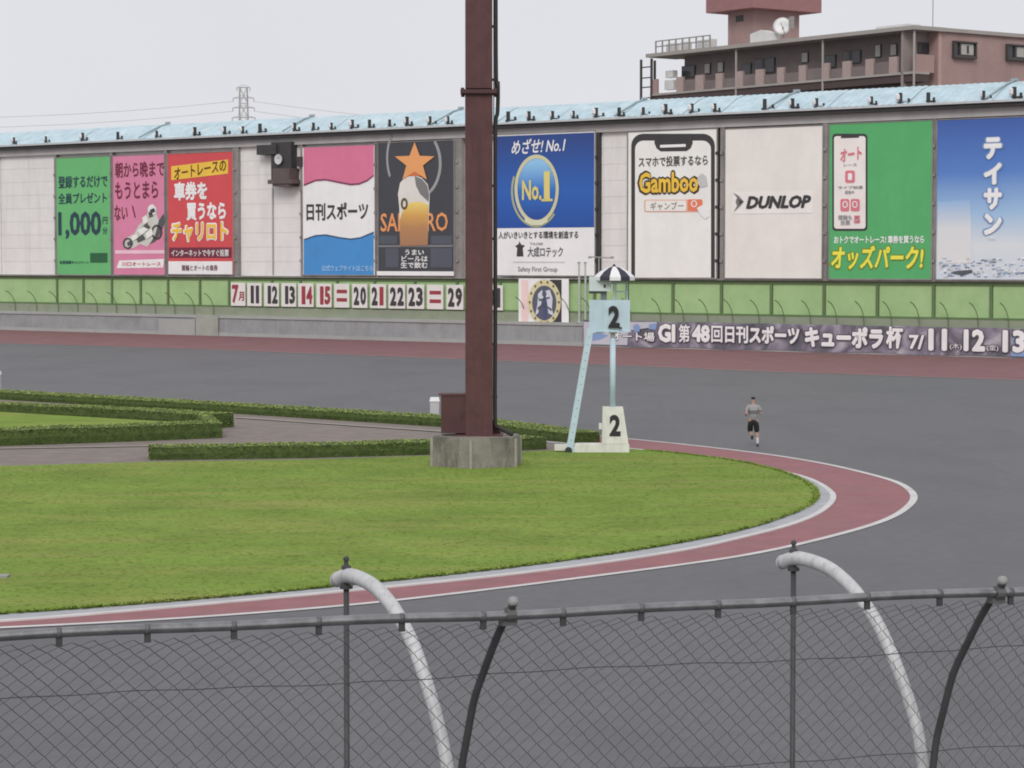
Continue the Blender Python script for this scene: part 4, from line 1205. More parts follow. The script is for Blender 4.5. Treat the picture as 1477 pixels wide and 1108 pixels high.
# parasol: its own thing, clamped to the cabin
um = thing('parasol', (tx_(886), DT + 0.25, zc1), 'black and white striped parasol over the number stand', 'parasol')
mb = MB(); mb.tube([(tx_(886), DT + 0.25, zc1), (tx_(886), DT + 0.25, tz_(384))], 0.025, 8); mb.build('pole', lgrey_p, um)
mb = MB(); mb.lathe((tx_(886), DT + 0.25, tz_(385)), [(0.05, 0), (0.05, 0.05), (0.02, 0.09)], 8); mb.build('finial', darkm, um)
canw = M('canopy_white', (0.80, 0.80, 0.82), rough=0.7, var=0.03); cank = M('canopy_navy', (0.045, 0.043, 0.065), rough=0.7, var=0.1)
Ru = (tx_(916.5) - tx_(855.5)) / 2
xu = tx_(886); zt_, zb2 = tz_(384), tz_(401)
for k in range(12):
    a0, a1 = math.radians(30 * k - 15 + 1), math.radians(30 * k + 15 + 1)
    vs, fs = [], []
    prof = [(0.02, 1.0), (0.35, 0.88), (0.7, 0.55), (0.95, 0.18), (1.0, 0.08), (1.0, -0.22)]
    for r_, h_ in prof:
        for j in range(4):
            a = a0 + (a1 - a0) * j / 3 - math.pi / 2
            sag = 0.97 if j in (1, 2) and r_ > 0.5 else 1.0
            vs.append((xu + Ru * r_ * sag * math.cos(a), DT + 0.25 + Ru * r_ * sag * math.sin(a), zb2 + (zt_ - zb2) * h_ * (1.0 if j in (0, 3) else 0.99)))
    for i in range(len(prof) - 1):
        for j in range(3):
            fs.append((i * 4 + j, i * 4 + j + 1, (i + 1) * 4 + j + 1, (i + 1) * 4 + j))
    link_mesh('canopy_panel', vs, fs, canw if k % 2 == 0 else cank, um)

# ------------------------------------------------------------------ the runner
pr = g(1086.5, 644.5)
def skin_mesh(name, verts, edges, radii, mat, parent, root=0, sub=2, origin=(0, 0, 0)):
    me = bpy.data.meshes.new(name)
    me.from_pydata([Vector(v) for v in verts], edges, [])
    o = bpy.data.objects.new(name, me)
    COL.objects.link(o)
    o.modifiers.new('skin', 'SKIN')
    for i, r in enumerate(radii):
        me.skin_vertices[0].data[i].radius = (r, r) if not isinstance(r, tuple) else r
        me.skin_vertices[0].data[i].use_root = (i == root)
    s_ = o.modifiers.new('sub', 'SUBSURF'); s_.levels = sub; s_.render_levels = sub
    dg = bpy.context.evaluated_depsgraph_get()
    m2 = bpy.data.meshes.new_from_object(o.evaluated_get(dg))
    vs = [tuple(Vector(origin) + v.co) for v in m2.vertices]
    fs = [tuple(p.vertices) for p in m2.polygons]
    bpy.data.objects.remove(o); bpy.data.meshes.remove(me); bpy.data.meshes.remove(m2)
    return link_mesh(name, vs, fs, mat, parent, smooth=True)
O = (pr[0], pr[1], 0.0)
run = thing('person', O, 'person running away on the track in a grey top and black shorts', 'person')
skinm = M('skin', (0.42, 0.27, 0.20), rough=0.6, var=0.05)
V_, E_, R_ = [], [], []
def jv(p, r, par=None):
    V_.append(p); R_.append(r)
    if par is not None: E_.append((par, len(V_) - 1))
    return len(V_) - 1
pel = jv((0, 0, 0.93), (0.135, 0.10)); sp1 = jv((0, 0.02, 1.10), (0.125, 0.09), pel); ch = jv((0, 0.05, 1.30), (0.15, 0.10), sp1)
nk0 = jv((0, 0.07, 1.43), 0.065, ch); nk = jv((0, 0.085, 1.50), 0.05, nk0); hd = jv((0, 0.10, 1.57), (0.075, 0.085), nk); hd2 = jv((0, 0.105, 1.65), (0.075, 0.09), hd); hd3 = jv((0, 0.10, 1.70), 0.05, hd2)
for sx in (-1, 1):
    sh_ = jv((sx * 0.15, 0.06, 1.38), 0.062, ch); s2 = jv((sx * 0.20, 0.05, 1.34), 0.055, sh_)
    if sx < 0:
        el = jv((-0.255, -0.10, 1.14), 0.04, s2); wr = jv((-0.25, 0.10, 1.06), 0.028, el)
    else:
        el = jv((0.25, 0.0, 1.12), 0.04, s2); wr = jv((0.21, 0.20, 1.16), 0.028, el)
    wy = V_[wr]
    pm_ = jv((wy[0], wy[1] + 0.06, wy[2] + 0.02), 0.030, wr)
    for q in range(4):
        k1 = jv((wy[0] + (q - 1.5) * 0.018, wy[1] + 0.11, wy[2] + 0.03), 0.009, pm_)
        jv((wy[0] + (q - 1.5) * 0.017, wy[1] + 0.13, wy[2] + 0.0), 0.008, k1)
    k1 = jv((wy[0] - sx * 0.035, wy[1] + 0.06, wy[2] + 0.04), 0.010, pm_); jv((wy[0] - sx * 0.03, wy[1] + 0.09, wy[2] + 0.05), 0.009, k1)
hr = jv((0.10, 0, 0.86), 0.085, pel); kr = jv((0.125, 0.07, 0.49), 0.055, hr); cr_ = jv((0.135, 0.01, 0.36), 0.055, kr); ar = jv((0.145, -0.02, 0.10), 0.035, cr_); jv((0.15, 0.12, 0.045), 0.035, ar)
hl = jv((-0.10, 0, 0.86), 0.085, pel); kl = jv((-0.09, 0.20, 0.53), 0.055, hl); cl_ = jv((-0.075, 0.06, 0.47), 0.055, kl); al = jv((-0.06, -0.16, 0.42), 0.035, cl_); jv((-0.06, -0.22, 0.32), 0.033, al)
skin_mesh('body', V_, E_, R_, skinm, run, 0, 2, O)
shirtm = M_layers('shirt', [(0.0, S(132, 132, 132)), (0.42, S(138, 138, 138)), (0.47, S(96, 96, 98)), (0.66, S(104, 104, 106)), (0.72, S(150, 150, 150)), (1.0, S(152, 152, 152))], 0.8, 0.92, 1.43, 0.08, 6.0)
skin_mesh('shirt', [(0, 0, 0.84), (0, 0.02, 1.10), (0, 0.05, 1.30), (0, 0.07, 1.42), (-0.15, 0.06, 1.385), (-0.205, 0.05, 1.34), (-0.245, -0.06, 1.18), (0.15, 0.06, 1.385), (0.205, 0.05, 1.34), (0.245, 0.01, 1.17)],
          [(0, 1), (1, 2), (2, 3), (2, 4), (4, 5), (5, 6), (2, 7), (7, 8), (8, 9)], [(0.165, 0.13), (0.165, 0.115), (0.165, 0.12), 0.07, 0.07, 0.066, 0.055, 0.07, 0.066, 0.055], shirtm, run, 0, 2, O)
skin_mesh('shorts', [(0, 0, 1.0), (0, 0, 0.88), (0.105, 0, 0.84), (0.122, 0.06, 0.48), (-0.105, 0, 0.84), (-0.092, 0.19, 0.48)], [(0, 1), (1, 2), (2, 3), (1, 4), (4, 5)],
          [(0.155, 0.115), (0.15, 0.12), 0.115, 0.10, 0.115, 0.10], M('black_shorts', (0.018, 0.018, 0.02), rough=0.8, var=0.2), run, 0, 2, O)
skin_mesh('hair', [(0, 0.075, 1.60), (0, 0.08, 1.67), (0, 0.09, 1.71)], [(0, 1), (1, 2)], [(0.078, 0.075), (0.088, 0.092), 0.06], M('hair_black', (0.02, 0.018, 0.017), rough=0.6, var=0.2), run, 0, 2, O)
skin_mesh('sock', [(0.145, -0.018, 0.10), (0.141, -0.008, 0.20), (0.137, 0.005, 0.33)], [(0, 1), (1, 2)], [0.045, 0.05, 0.062], M('sock_white', (0.6, 0.6, 0.6), rough=0.85), run, 0, 2, O)
skin_mesh('shoe', [(0.145, -0.04, 0.06), (0.15, 0.04, 0.055), (0.15, 0.15, 0.045)], [(0, 1), (1, 2)], [0.05, 0.052, 0.042], M('shoe_dark', (0.035, 0.035, 0.04), rough=0.7), run, 0, 2, O)
skin_mesh('shoe', [(-0.06, -0.19, 0.42), (-0.06, -0.22, 0.36), (-0.06, -0.20, 0.26)], [(0, 1), (1, 2)], [0.05, 0.052, 0.042], M('shoe_dark', (0.035, 0.035, 0.04), rough=0.7), run, 0, 2, O)

# ------------------------------------------------------------------ apartment block behind the wall
DC = 182.0
Cc = at(1318, 43, DC); Cl = at(939, 82, DC * 1.137)
ca = Vector((Cl[0] - Cc[0], Cl[1] - Cc[1], 0)); LEN = ca.length; ca.normalize()     # along the gallery, away to the left
cbv = Vector((-ca.y, ca.x, 0))
if cbv.x < 0: cbv = -cbv                                                           # along the end wall, to the right
ZR = float(Cc[2]); ZF = float(at(1318, 103, DC)[2])
C0 = Vector((Cc[0], Cc[1], 0))
def B(a, b_, z): return C0 + ca * a + cbv * b_ + Vector((0, 0, z))
UPV = Vector((0, 0, 1))
def bbox_(mb, a0, a1, b0, b1, z0, z1):
    return mb.box(B((a0 + a1) / 2, (b0 + b1) / 2, (z0 + z1) / 2), (abs(a1 - a0) / 2, abs(b1 - b0) / 2, abs(z1 - z0) / 2), (ca, cbv, UPV))
def ga(px, py, b_=0.0):
    """distance along the gallery front of the pixel column"""
    P = vp(px, py, np.array(B(0, b_, 0)), np.array(cbv))
    return float((Vector(P) - C0).dot(ca)), float(P[2])
def gb(px, py, a_=0.0):
    P = vp(px, py, np.array(B(a_, 0, 0)), np.array(ca))
    return float((Vector(P) - C0).dot(cbv)), float(P[2])
apt = thing('apartment_block', B(15, 6, 0), 'reddish brown apartment block with an open gallery behind the sponsor wall', 'building')
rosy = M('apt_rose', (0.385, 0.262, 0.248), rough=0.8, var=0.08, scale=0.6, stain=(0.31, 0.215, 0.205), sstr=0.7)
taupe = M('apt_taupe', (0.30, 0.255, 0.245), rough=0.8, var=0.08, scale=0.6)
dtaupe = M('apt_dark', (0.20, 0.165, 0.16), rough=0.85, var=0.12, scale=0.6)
slabm = M('apt_slab', (0.37, 0.34, 0.32), rough=0.8, var=0.08, scale=0.6)
winm = M('apt_glass', (0.045, 0.045, 0.05), rough=0.15, spec=0.6)
framem = M('apt_frame', (0.07, 0.065, 0.062), rough=0.5)
blind = M('apt_blind', (0.44, 0.43, 0.40), rough=0.6)
bstart = gb(1353, 60, 0.0)[0]
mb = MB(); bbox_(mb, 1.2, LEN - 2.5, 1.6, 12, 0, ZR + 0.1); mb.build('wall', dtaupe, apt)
mb = MB(); bbox_(mb, 0.0, 11, bstart, bstart + 16, 0, ZR + 0.12); ew = mb.build('end_wall', rosy, apt)
mb = MB(); bbox_(mb, -0.06, 0.0, bstart, bstart + 0.35, 0, ZR); mb.build('corner_pier', M('apt_rose_pale', (0.47, 0.315, 0.295), rough=0.8, var=0.06), ew)
mb = MB(); bbox_(mb, -0.35, LEN + 0.3, -0.35, bstart + 0.5, ZR + 0.0, ZR + 0.30); mb.build('roof_slab', slabm, apt)
mb = MB(); bbox_(mb, -0.25, LEN, bstart + 0.5, bstart + 16.2, ZR + 0.02, ZR + 0.30); mb.build('roof_slab', slabm, apt)
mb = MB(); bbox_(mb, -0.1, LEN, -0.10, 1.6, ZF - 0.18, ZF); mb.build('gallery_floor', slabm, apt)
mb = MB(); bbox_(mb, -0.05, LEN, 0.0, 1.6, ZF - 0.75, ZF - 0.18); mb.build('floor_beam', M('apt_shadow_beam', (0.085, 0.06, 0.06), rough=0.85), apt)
mb = MB(); bbox_(mb, 0.0, LEN, 0.0, 1.6, ZF - 3.4, ZF - 3.2); mb.build('gallery_floor', slabm, apt)
# parapet piers and the dark panels between them
piers = [(195, 220), (265, 295), (340, 365), (412, 440), (487, 517), (567, 592), (647, 672), (738, 758), (808, 838), (893, 922), (980, 1010)]
pas = []
for q0, q1 in piers:
    x0, x1 = 900 + q0 / 2.56, 900 + q1 / 2.56
    a0, a1 = ga(x0, 110)[0], ga(x1, 110)[0]
    pas.append((a0, a1))
    mb = MB(); bbox_(mb, a1, a0, -0.06, 0.14, ZF, ZF + 1.22); mb.build('parapet_pier', M('apt_pier', (0.40, 0.31, 0.29), rough=0.8, var=0.07), apt)
for i in range(len(pas) - 1):
    a0, a1 = pas[i][1], pas[i + 1][0]
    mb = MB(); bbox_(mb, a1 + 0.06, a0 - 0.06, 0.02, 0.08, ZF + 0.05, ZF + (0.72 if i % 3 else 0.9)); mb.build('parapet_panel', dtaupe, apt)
for x in (900 + 415 / 2.56, 900 + 735 / 2.56, 900 + 1072 / 2.56):
    a = ga(x, 90)[0]
    mb = MB(); mb.tube([B(a, -0.02, ZF - 3.0), B(a, -0.02, ZR)], 0.09, 8); mb.build('downpipe', slabm, apt)
# doors and windows along the gallery back wall
def gback(px, py): return ga(px, py, 1.6)
for k, (x0, x1, y0, y1, kind) in enumerate([(985, 1003, 95, 112, 'w'), (1018, 1025, 92, 106, 'l'), (1037, 1044, 90, 104, 'l'), (1072, 1084, 92, 112, 'w'), (1090, 1118, 84, 106, 'w'), (1158, 1166, 76, 90, 'l'),
                                            (1188, 1206, 80, 98, 'w'), (1218, 1242, 73, 92, 'w'), (1264, 1271, 65, 82, 'l'), (1286, 1294, 64, 80, 'l')]):
    a0, z0_ = gback(x0, y1); a1, z1_ = gback(x1, y0)
    a0, a1 = min(a0, a1), max(a0, a1)
    mb = MB(); bbox_(mb, a0 - 0.06, a1 + 0.06, 1.50, 1.6, z0_ - 0.06, z1_ + 0.06); wd = mb.build('window', framem, apt)
    mb = MB(); bbox_(mb, a0, a1, 1.47, 1.5, z0_, z1_); mb.build('pane', winm if kind == 'w' else blind, wd)
# recess between gallery and end wall: parapet and arched window
b0, _ = gb(1321, 90); b1, _ = gb(1348, 90)
mb = MB(); bbox_(mb, 0.02, 0.14, b0, b1, ZF - 0.02, ZF + 1.3); mb.build('parapet_pier', rosy, apt)
mb = MB(); bbox_(mb, 1.0, 1.2, -0.1, bstart, ZF - 6, ZR); mb.build('recess_wall', taupe, apt)
b0, z0_ = gb(1323, 77, 1.0); b1, z1_ = gb(1342, 62, 1.0)
mb = MB(); bbox_(mb, 0.92, 1.0, b0, b1, z0_, z1_); wd = mb.build('window', framem, apt)
mb = MB(); bbox_(mb, 0.89, 0.92, b0 + 0.1, b1 - 0.1, z0_ + 0.08, z1_ - 0.2); mb.build('pane', winm, wd)
# bay windows on the end wall
for x0, x1, y0, y1 in ((1373, 1405, 59, 86), (1450, 1492, 63.5, 90)):
    b0, z1_ = gb(x0, y0); b1, z0_ = gb(x1, y1)
    mb = MB(); bbox_(mb, -0.36, -0.002, b0, b1, z1_ - 0.12, z1_); bbox_(mb, -0.34, -0.002, b0, b1, z0_, z0_ + 0.22); bbox_(mb, -0.3, -0.002, b0, b0 + 0.1, z0_ + 0.22, z1_ - 0.12); bbox_(mb, -0.3, -0.002, b1 - 0.1, b1, z0_ + 0.22, z1_ - 0.12)
    bbox_(mb, -0.3, -0.22, b0 + (b1 - b0) * 0.24, b0 + (b1 - b0) * 0.24 + 0.12, z0_ + 0.22, z1_ - 0.12)
    wd = mb.build('window', framem, ew)
    mb = MB(); bbox_(mb, -0.16, -0.1, b0 + 0.1, b1 - 0.1, z0_ + 0.22, z1_ - 0.12); mb.build('pane', winm, wd)
    mb = MB(); bbox_(mb, -0.21, -0.17, b0 + (b1 - b0) * 0.33, b1 - (b1 - b0) * 0.12, z0_ + 0.3, z1_ - 0.2); mb.build('blind', blind, wd)
    mb = MB(); bbox_(mb, -0.25, -0.21, b0 + (b1 - b0) * 0.58, b0 + (b1 - b0) * 0.66, z0_ + 0.4, z1_ - 0.3); mb.build('mullion', framem, wd)
# left end: escape stair frame and gallery end furniture
a_l = LEN
stf = MB()
for a_, b_ in ((LEN + 1.2, -0.1), (LEN + 1.2, 1.4), (LEN - 0.2, -0.1)):
    stf.box(B(a_, b_, (ZF + ZR) / 2 - 0.5), (0.08, 0.08, (ZR - ZF) / 2 + 0.4), (ca, cbv, UPV))
for z_ in (ZF - 0.3, ZF + 0.6, ZF + 1.4, ZF + 2.3):
    bbox_(stf, LEN - 0.2, LEN + 1.2, -0.14, -0.06, z_ - 0.05, z_ + 0.05)
stf.build('stair_frame', framem, apt)
mb = MB(); bbox_(mb, LEN - 2.4, LEN - 1.2, 0.5, 1.0, ZF + 0.3, ZF + 1.1); bbox_(mb, LEN - 2.3, LEN - 1.3, 0.5, 1.0, ZF + 1.3, ZF + 1.9); mb.build('air_conditioner', M('apt_white', (0.66, 0.66, 0.65), rough=0.5), apt)
mb = MB(); bbox_(mb, LEN - 0.9, LEN - 0.1, -0.06, 0.14, ZF, ZF + 1.22); mb.build('parapet_pier', rosy, apt)
# roof edge railing at the left
rl = MB()
a0, a1 = ga(942, 70)[0], ga(1020, 70)[0]
for k in range(9):
    a_ = a0 + (a1 - a0) * k / 8
    rl.box(B(a_, 0.3, ZR + 0.3 + 0.55), (0.05, 0.05, 0.55), (ca, cbv, UPV))
for z_ in (1.05, 0.6): bbox_(rl, a1, a0, 0.27, 0.33, ZR + 0.3 + z_ - 0.05, ZR + 0.3 + z_ + 0.05)
rl.build('roof_railing', M('apt_steel', (0.30, 0.29, 0.28), rough=0.5), apt)
mb = MB()
for q in ((0.5, 1.6), (2.4, 3.2), (4.6, 6.4)):
    bbox_(mb, a0 - q[1], a0 - q[0], 1.0, 1.6, ZR + 0.3, ZR + 1.15)
mb.build('roof_tank', M('apt_white', (0.66, 0.66, 0.65), rough=0.5), apt)
# roof-top stair tower with wide cap
def tower(px0, px1, dep_b):
    return ga(px0, 40, dep_b)[0], ga(px1, 40, dep_b)[0]
tb = 3.0
a0, a1 = tower(1050, 1088, tb)
zc_ = ga(1088, 14, tb)[1]
bt = 5.0
mb = MB(); bbox_(mb, a1, a0, tb, tb + bt, ZR, zc_); tw = mb.build('stair_tower', rosy, apt)
mb = MB(); bbox_(mb, a1 - 1.3, a0 + 1.3, tb - 1.3, tb + bt + 1.3, zc_, zc_ + 3.2); mb.build('tower_cap', M('apt_cap', (0.32, 0.165, 0.165), rough=0.8, var=0.08), tw)
aw0, zw = ga(1067, 27, tb)
mb = MB(); bbox_(mb, aw0 - 0.45, aw0 + 0.45, tb - 0.05, tb, zw - 0.25, zw + 0.25); mb.build('vent', framem, tw)
# satellite dish, white box, skylights, mast
dpos = ga(1128, 38, 1.2)
dd = Vector((-0.25, -0.92, 0.25)).normalized()
dish = thing('satellite_dish', B(dpos[0], 1.2, ZR + 0.3), 'white satellite dish on the roof edge of the apartment block', 'dish')
mb = MB(); mb.lathe(B(dpos[0], 1.2, dpos[1]), [(0.05, -0.22), (0.45, -0.12), (0.72, 0.02), (0.74, 0.04), (0.45, -0.06), (0.05, -0.14)], 20, axis=dd); mb.build('reflector', M('dish_white', (0.72, 0.72, 0.71), rough=0.4), dish, smooth=True)
mb = MB(); mb.tube([B(dpos[0], 1.4, ZR + 0.3), B(dpos[0], 1.3, dpos[1] - 0.05)], 0.07, 8); mb.tube([B(dpos[0] - 0.3, 1.3, dpos[1] - 0.7), B(dpos[0] - 0.5, 0.6, dpos[1] + 0.2)], 0.03, 6)
mb.box(B(dpos[0] - 1.0, 1.3, dpos[1] + 0.2), (0.22, 0.1, 0.5), (ca, cbv, UPV)); mb.build('dish_mount', M('apt_steel', (0.30, 0.29, 0.28), rough=0.5), dish)
p0, _ = ga(1086, 55, 0.8); p1, _ = ga(1116, 55, 0.8)
mb = MB(); mb.prism([B(p0, 0.5, ZR + 0.3), B(p1, 0.5, ZR + 0.3), B(p1, 0.5, ZR + 1.0), B((p0 + p1) / 2, 0.5, ZR + 1.35), B(p0, 0.5, ZR + 1.1)], [B(p0, 1.5, ZR + 0.3), B(p1, 1.5, ZR + 0.3), B(p1, 1.5, ZR + 1.0), B((p0 + p1) / 2, 1.5, ZR + 1.35), B(p0, 1.5, ZR + 1.1)])
hb = mb.build('roof_box', M('apt_white', (0.66, 0.66, 0.65), rough=0.5), apt)
p0, _ = ga(1266, 35, 2.0); p1, _ = ga(1312, 32, 2.0)
mb = MB(); bbox_(mb, p1, p0, 1.8, 3.2, ZR + 0.3, ZR + 0.75); mb.build('skylight', M('apt_white', (0.66, 0.66, 0.65), rough=0.5), apt)
am = at(1345.5, 30, DC + 5)
mb = MB(); mb.tube([(am[0], am[1], ZR + 0.2), (am[0], am[1], ZR + 4.5)], 0.035, 6); mb.lathe((am[0], am[1], ZR + 0.2), [(0.15, 0), (0.15, 0.1), (0.04, 0.15)], 8)
mb.build('roof_aerial', M('apt_steel', (0.30, 0.29, 0.28), rough=0.5), label='thin aerial standing on the roof at the block corner', cat='aerial')

# ------------------------------------------------------------------ far pylon and lines
DP = 900.0
pz = lambda y: H + (374.7 - y) / F * DP
pxx = lambda x: (x - 738.5) / F * DP
galv = M('pylon_steel', (0.50, 0.50, 0.50), rough=0.6, var=0.08, scale=0.2)
pyl = thing('pylon', (pxx(353), DP, 0), 'distant steel lattice pylon rising behind the blue roof', 'pylon')
cxp = pxx(353)
mb = MB()
ztop = pz(128)
hwz = lambda z: 1.35 + max(0, (ztop - z)) * 0.075 * (1 if z < 40 else 0.25)
lv = [0, 10, 20, 30, 38, 44, 49, 54, 59, 64, ztop]
for i in range(len(lv) - 1):
    z0, z1 = lv[i], lv[i + 1]; a, b_ = hwz(z0), hwz(z1)
    cs0 = [(-a, -a), (a, -a), (a, a), (-a, a)]; cs1 = [(-b_, -b_), (b_, -b_), (b_, b_), (-b_, b_)]
    for k in range(4):
        k2 = (k + 1) % 4
        p0 = (cxp + cs0[k][0], DP + cs0[k][1], z0); p1 = (cxp + cs1[k][0], DP + cs1[k][1], z1)
        q0 = (cxp + cs0[k2][0], DP + cs0[k2][1], z0); q1 = (cxp + cs1[k2][0], DP + cs1[k2][1], z1)
        mb.tube([p0, p1], 0.16, 4); mb.tube([p0, q1], 0.09, 4); mb.tube([q0, p1], 0.09, 4); mb.tube([p1, q1], 0.08, 4)
mb.build('lattice', galv, pyl)
arms = []
for y, w in ((128, 2.4), (143, 3.8), (157, 4.0), (171, 4.2)):
    z = pz(y)
    mb = MB(); mb.tube([(cxp - w, DP, z), (cxp + w, DP, z)], 0.16, 4); mb.tube([(cxp - w, DP, z), (cxp, DP, z + 1.0)], 0.09, 4); mb.tube([(cxp + w, DP, z), (cxp, DP, z + 1.0)], 0.09, 4)
    co = mb.build('crossarm', galv, pyl)
    for sx in (-1, 1):
        mb = MB(); mb.tube([(cxp + sx * w, DP, z), (cxp + sx * w, DP, z - 1.3)], 0.2, 5); mb.build('insulator', galv, co)
        arms.append((cxp + sx * w, DP, z - 1.3, sx))
wirem = M('line_wire', (0.3, 0.3, 0.31), rough=0.5)
names = ['upper', 'middle', 'lower']
for i, (x, y, z, sx) in enumerate(arms[2:]):
    row = names[i // 2]
    ex = x + (-230 if sx < 0 else 260)
    pts = []
    for k in range(13):
        t = k / 12
        pts.append((x + (ex - x) * t, y - 60 * t, z - 26 * t * (1 - t) - (3 if sx < 0 else 14) * t))
    mb = MB(); mb.tube(pts, 0.055, 4)
    mb.build('power_line', wirem, label='%s thin power line running from the far pylon to the %s' % (row, 'left' if sx < 0 else 'right'), cat='power line', group='power lines of the far pylon')

# ------------------------------------------------------------------ near fence
ZBAR = 4.95
B0, B1 = Vector(g(0, 918, ZBAR)), Vector(g(1477, 853, ZBAR))
fu = (B1 - B0).normalized()
fang = math.atan2(fu.y, fu.x) + math.pi / 2 + math.radians(15)
fd = Vector((math.cos(fang), math.sin(fang), 0))
def FP(s, t, z): return B0 + fu * s + fd * t + Vector((0, 0, z))
dark_prof = [(-0.022, 0.05), (-0.010, 0.03), (0.10, -0.10), (0.21, -0.265), (0.29, -0.40), (0.35, -0.57), (0.395, -0.71), (0.42, -0.86), (0.445, -1.1), (0.45, -1.5)]
white_prof = [(1.52, -0.03), (1.42, 0.0), (1.30, 0.0), (1.17, -0.02), (1.06, -0.06), (0.96, -0.115), (0.82, -0.23), (0.70, -0.38), (0.60, -0.54), (0.52, -0.71), (0.485, -0.87), (0.46, -1.1), (0.455, -1.5)]
steel = M('fence_steel', (0.115, 0.115, 0.118), rough=0.42, var=0.25, scale=9, metal=0.0, spec=0.5, stain=(0.05, 0.048, 0.046), sstr=0.7, sscale=(9, 9, 9))
barm = M('bar_galvanised', (0.30, 0.30, 0.305), rough=0.26, var=0.22, scale=10, metal=0.85, spec=0.5, stain=(0.09, 0.085, 0.082), sstr=0.5, sscale=(12, 12, 12))
whitepipe = M('arm_white_paint', (0.53, 0.53, 0.54), rough=0.35, var=0.10, scale=8, stain=(0.27, 0.262, 0.25), sstr=0.6, sscale=(34, 34, 5))
wire = M('chain_wire', (0.07, 0.07, 0.074), rough=0.55, var=0.3, scale=12)
rodst = M('rod_steel', (0.055, 0.055, 0.058), rough=0.5, var=0.2, scale=8)
fence = thing('chain_link_fence', FP(2.2, 0.45, -ZBAR), 'chain-link fence with a steel top bar across the foreground', 'fence')
SA, SB = -3.0, 7.6
def sagz(s): return 0.004 * math.sin(s * 2.1) + 0.003 * math.sin(s * 5.3)
mb = MB(); mb.tube([FP(s, 0, sagz(s)) for s in np.arange(SA, SB, 0.15)], 0.0200, 14); bar = mb.build('top_bar', barm, fence, smooth=True)
# pipe couplers and the clips that hang the mesh from the bar
CS0 = float((Vector(g(85, 914, ZBAR)) - B0).dot(fu)); CS1 = float((Vector(g(213, 909, ZBAR)) - B0).dot(fu)); CD = CS1 - CS0
for k in range(-7, 20):
    s = CS0 + k * CD
    c_ = FP(s, 0, sagz(s))
    mb = MB(); mb.tube([c_ - fu * 0.010, c_ + fu * 0.009], 0.0216, 12); mb.build('clip_band', steel, bar, smooth=True)
    mb = MB(); mb.box(c_ + Vector((0, 0, -0.037)), (0.011, 0.006, 0.017), (fu, fd, UPV)); mb.build('mesh_clip', rodst, bar)
S0, DSP = 2.0542, 2.2271
for k in (-2, -1, 0, 1, 2):
    s = S0 + k * DSP
    pts = spline([np.array(FP(s, t, z)) for t, z in dark_prof], 5)
    mb = MB(); mb.tube(pts, 0.0170, 10); am_ = mb.build('mesh_arm', rodst, fence, smooth=True)
    mb = MB(); mb.lathe(FP(s, -0.02, 0.036), [(0.012, 0), (0.021, 0.006), (0.023, 0.018), (0.017, 0.033), (0.005, 0.038)], 12); mb.build('arm_cap', M('cap_grey', (0.30, 0.30, 0.29), rough=0.45, var=0.2, scale=20), am_, smooth=True)
    mb = MB(); mb.tube([FP(s - 0.02, 0.0, 0), FP(s + 0.02, 0.0, 0)], 0.029, 12); mb.box(FP(s, 0.02, -0.03), (0.03, 0.02, 0.02), (fu, fd, UPV)); mb.build('bar_clamp', steel, am_)
    pts = spline([np.array(FP(s, t, z)) for t, z in white_prof], 5)
    mb = MB(); mb.tube(pts, [0.036 - 0.008 * min(1.0, k_ / (0.75 * len(pts))) for k_ in range(len(pts))], 14); wa = mb.build('overhang_arm', whitepipe, fence, smooth=True)
    mb = MB(); mb.lathe(FP(s, 1.525, -0.03), [(0.036, -0.006), (0.036, 0.004), (0.026, 0.018), (0.004, 0.024)], 14, axis=fd); mb.build('end_cap', whitepipe, wa, smooth=True)
    rt = 1.435
    mb = MB(); mb.tube([FP(s, rt, -ZBAR), FP(s, rt, 0.04)], 0.0135, 8); mb.build('tension_rod', rodst, fence, smooth=True)
    mb = MB(); mb.lathe(FP(s, rt, 0.030), [(0.024, 0), (0.022, 0.012), (0.010, 0.022), (0.010, 0.036), (0.014, 0.039), (0.014, 0.050), (0.006, 0.058)], 10); mb.build('rod_nut', rodst, wa)
    mb = MB(); mb.lathe(FP(s, rt, -0.062), [(0.03, 0), (0.03, 0.014), (0.017, 0.022)], 10); mb.build('rod_nut', rodst, wa)
    mb = MB(); mb.tube([FP(s, 0.45, -1.45), FP(s, 0.45, -ZBAR)], 0.045, 12); mb.lathe(FP(s, 0.45, -ZBAR), [(0.12, 0), (0.12, 0.02), (0.05, 0.03)], 12); mb.build('post', steel, fence)
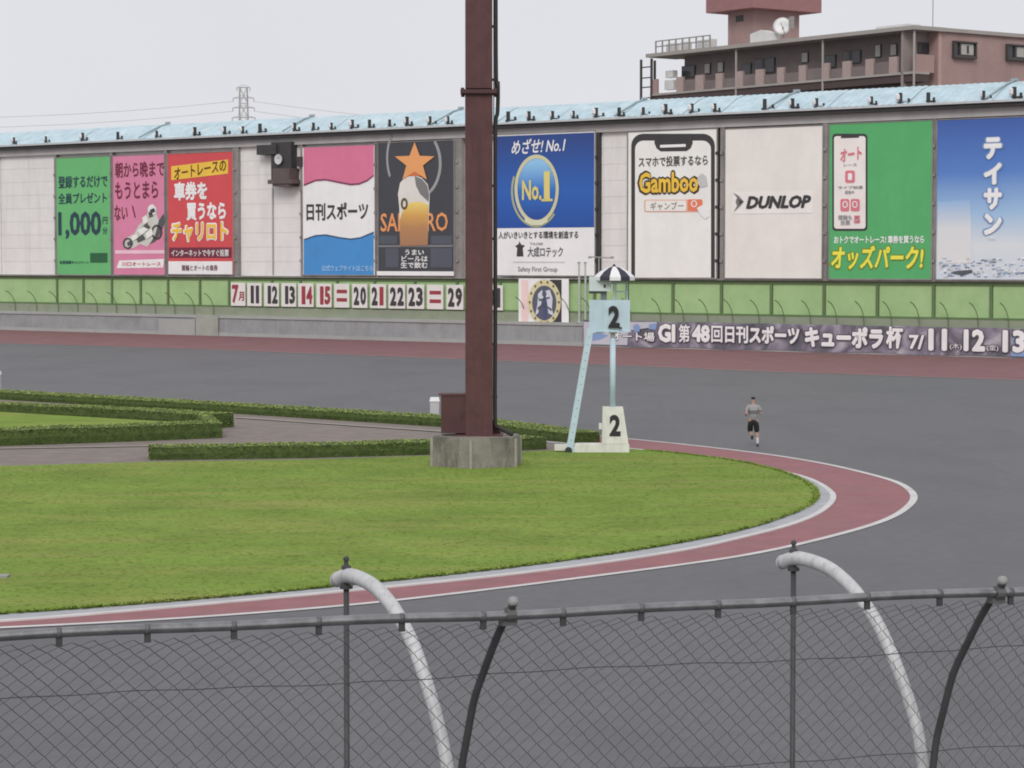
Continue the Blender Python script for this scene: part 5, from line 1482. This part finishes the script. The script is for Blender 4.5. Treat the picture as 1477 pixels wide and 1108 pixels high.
# chain-link: zig-zag wires woven over the curved profile
prof = spline([np.array([t, z]) for t, z in [(0.01, -0.03)] + dark_prof[2:]], 10)
prof = np.array(prof)
pl = np.concatenate([[0], np.cumsum(np.linalg.norm(np.diff(prof, axis=0), axis=1))])
def pv(v):
    return float(np.interp(v, pl, prof[:, 0])), float(np.interp(v, pl, prof[:, 1]))
PIT = 0.078
rows = int(pl[-1] / (PIT / 2))
vs, fs = [], []
wr_ = 0.0016
nw = int((SB - SA) / PIT)
for i in range(nw):
    for half in (0, 1):
        prev = None
        pts = []
        for j in range(rows + 1):
            v = j * PIT / 2
            t, z = pv(v)
            side = (j + half) % 2
            s = SA + (i + 0.5 * side + (0.0 if half == 0 else 0.0)) * PIT
            if half == 1: s = SA + (i + 1 - 0.5 * (j % 2)) * PIT
            else: s = SA + (i + 0.5 * (j % 2)) * PIT
            # slight weave depth and irregularity
            wv = 0.003 * (1 if (j % 2) == 0 else -1) * (1 if half else -1)
            h1 = math.sin(i * 12.9 + j * 78.2) * 0.0022; h2 = math.sin(i * 39.3 + j * 11.1) * 0.0022
            drift = 0.010 * math.sin(s * 1.7 + v * 2.0)
            pts.append(FP(s + h1 + drift, t + wv, z + h2 - 0.012 * abs(math.sin(s * 8.4)) * max(0, 1 - v * 4)))
        if half == 0 or True:
            for j in range(rows):                       # thicker lower-right runs stand in for the different light on their tilt
                r_ = 0.0018 if (j % 2 == 0) == (half == 0) else 0.0010
                m0 = MB(); m0.tube([pts[j], pts[j + 1]], r_, 4, cap=False)
                o = len(vs); vs += m0.v; fs += [tuple(q + o for q in f_) for f_ in m0.f]
link_mesh('chain_link_mesh', vs, fs, wire, fence, kind='stuff', fix=False)
for v in (0.335, 0.86):
    t, z = pv(v)
    mb = MB(); mb.tube([FP(s, t - 0.004 + 0.003 * math.sin(s * 9), z + 0.006 * math.sin(s * 3.1) + 0.003 * math.sin(s * 13)) for s in np.arange(SA, SB, 0.08)], 0.0022, 5); mb.build('line_wire', wire, fence)
print('objects', len(bpy.data.objects), 'tris', sum(len(m_.polygons) for m_ in bpy.data.meshes))
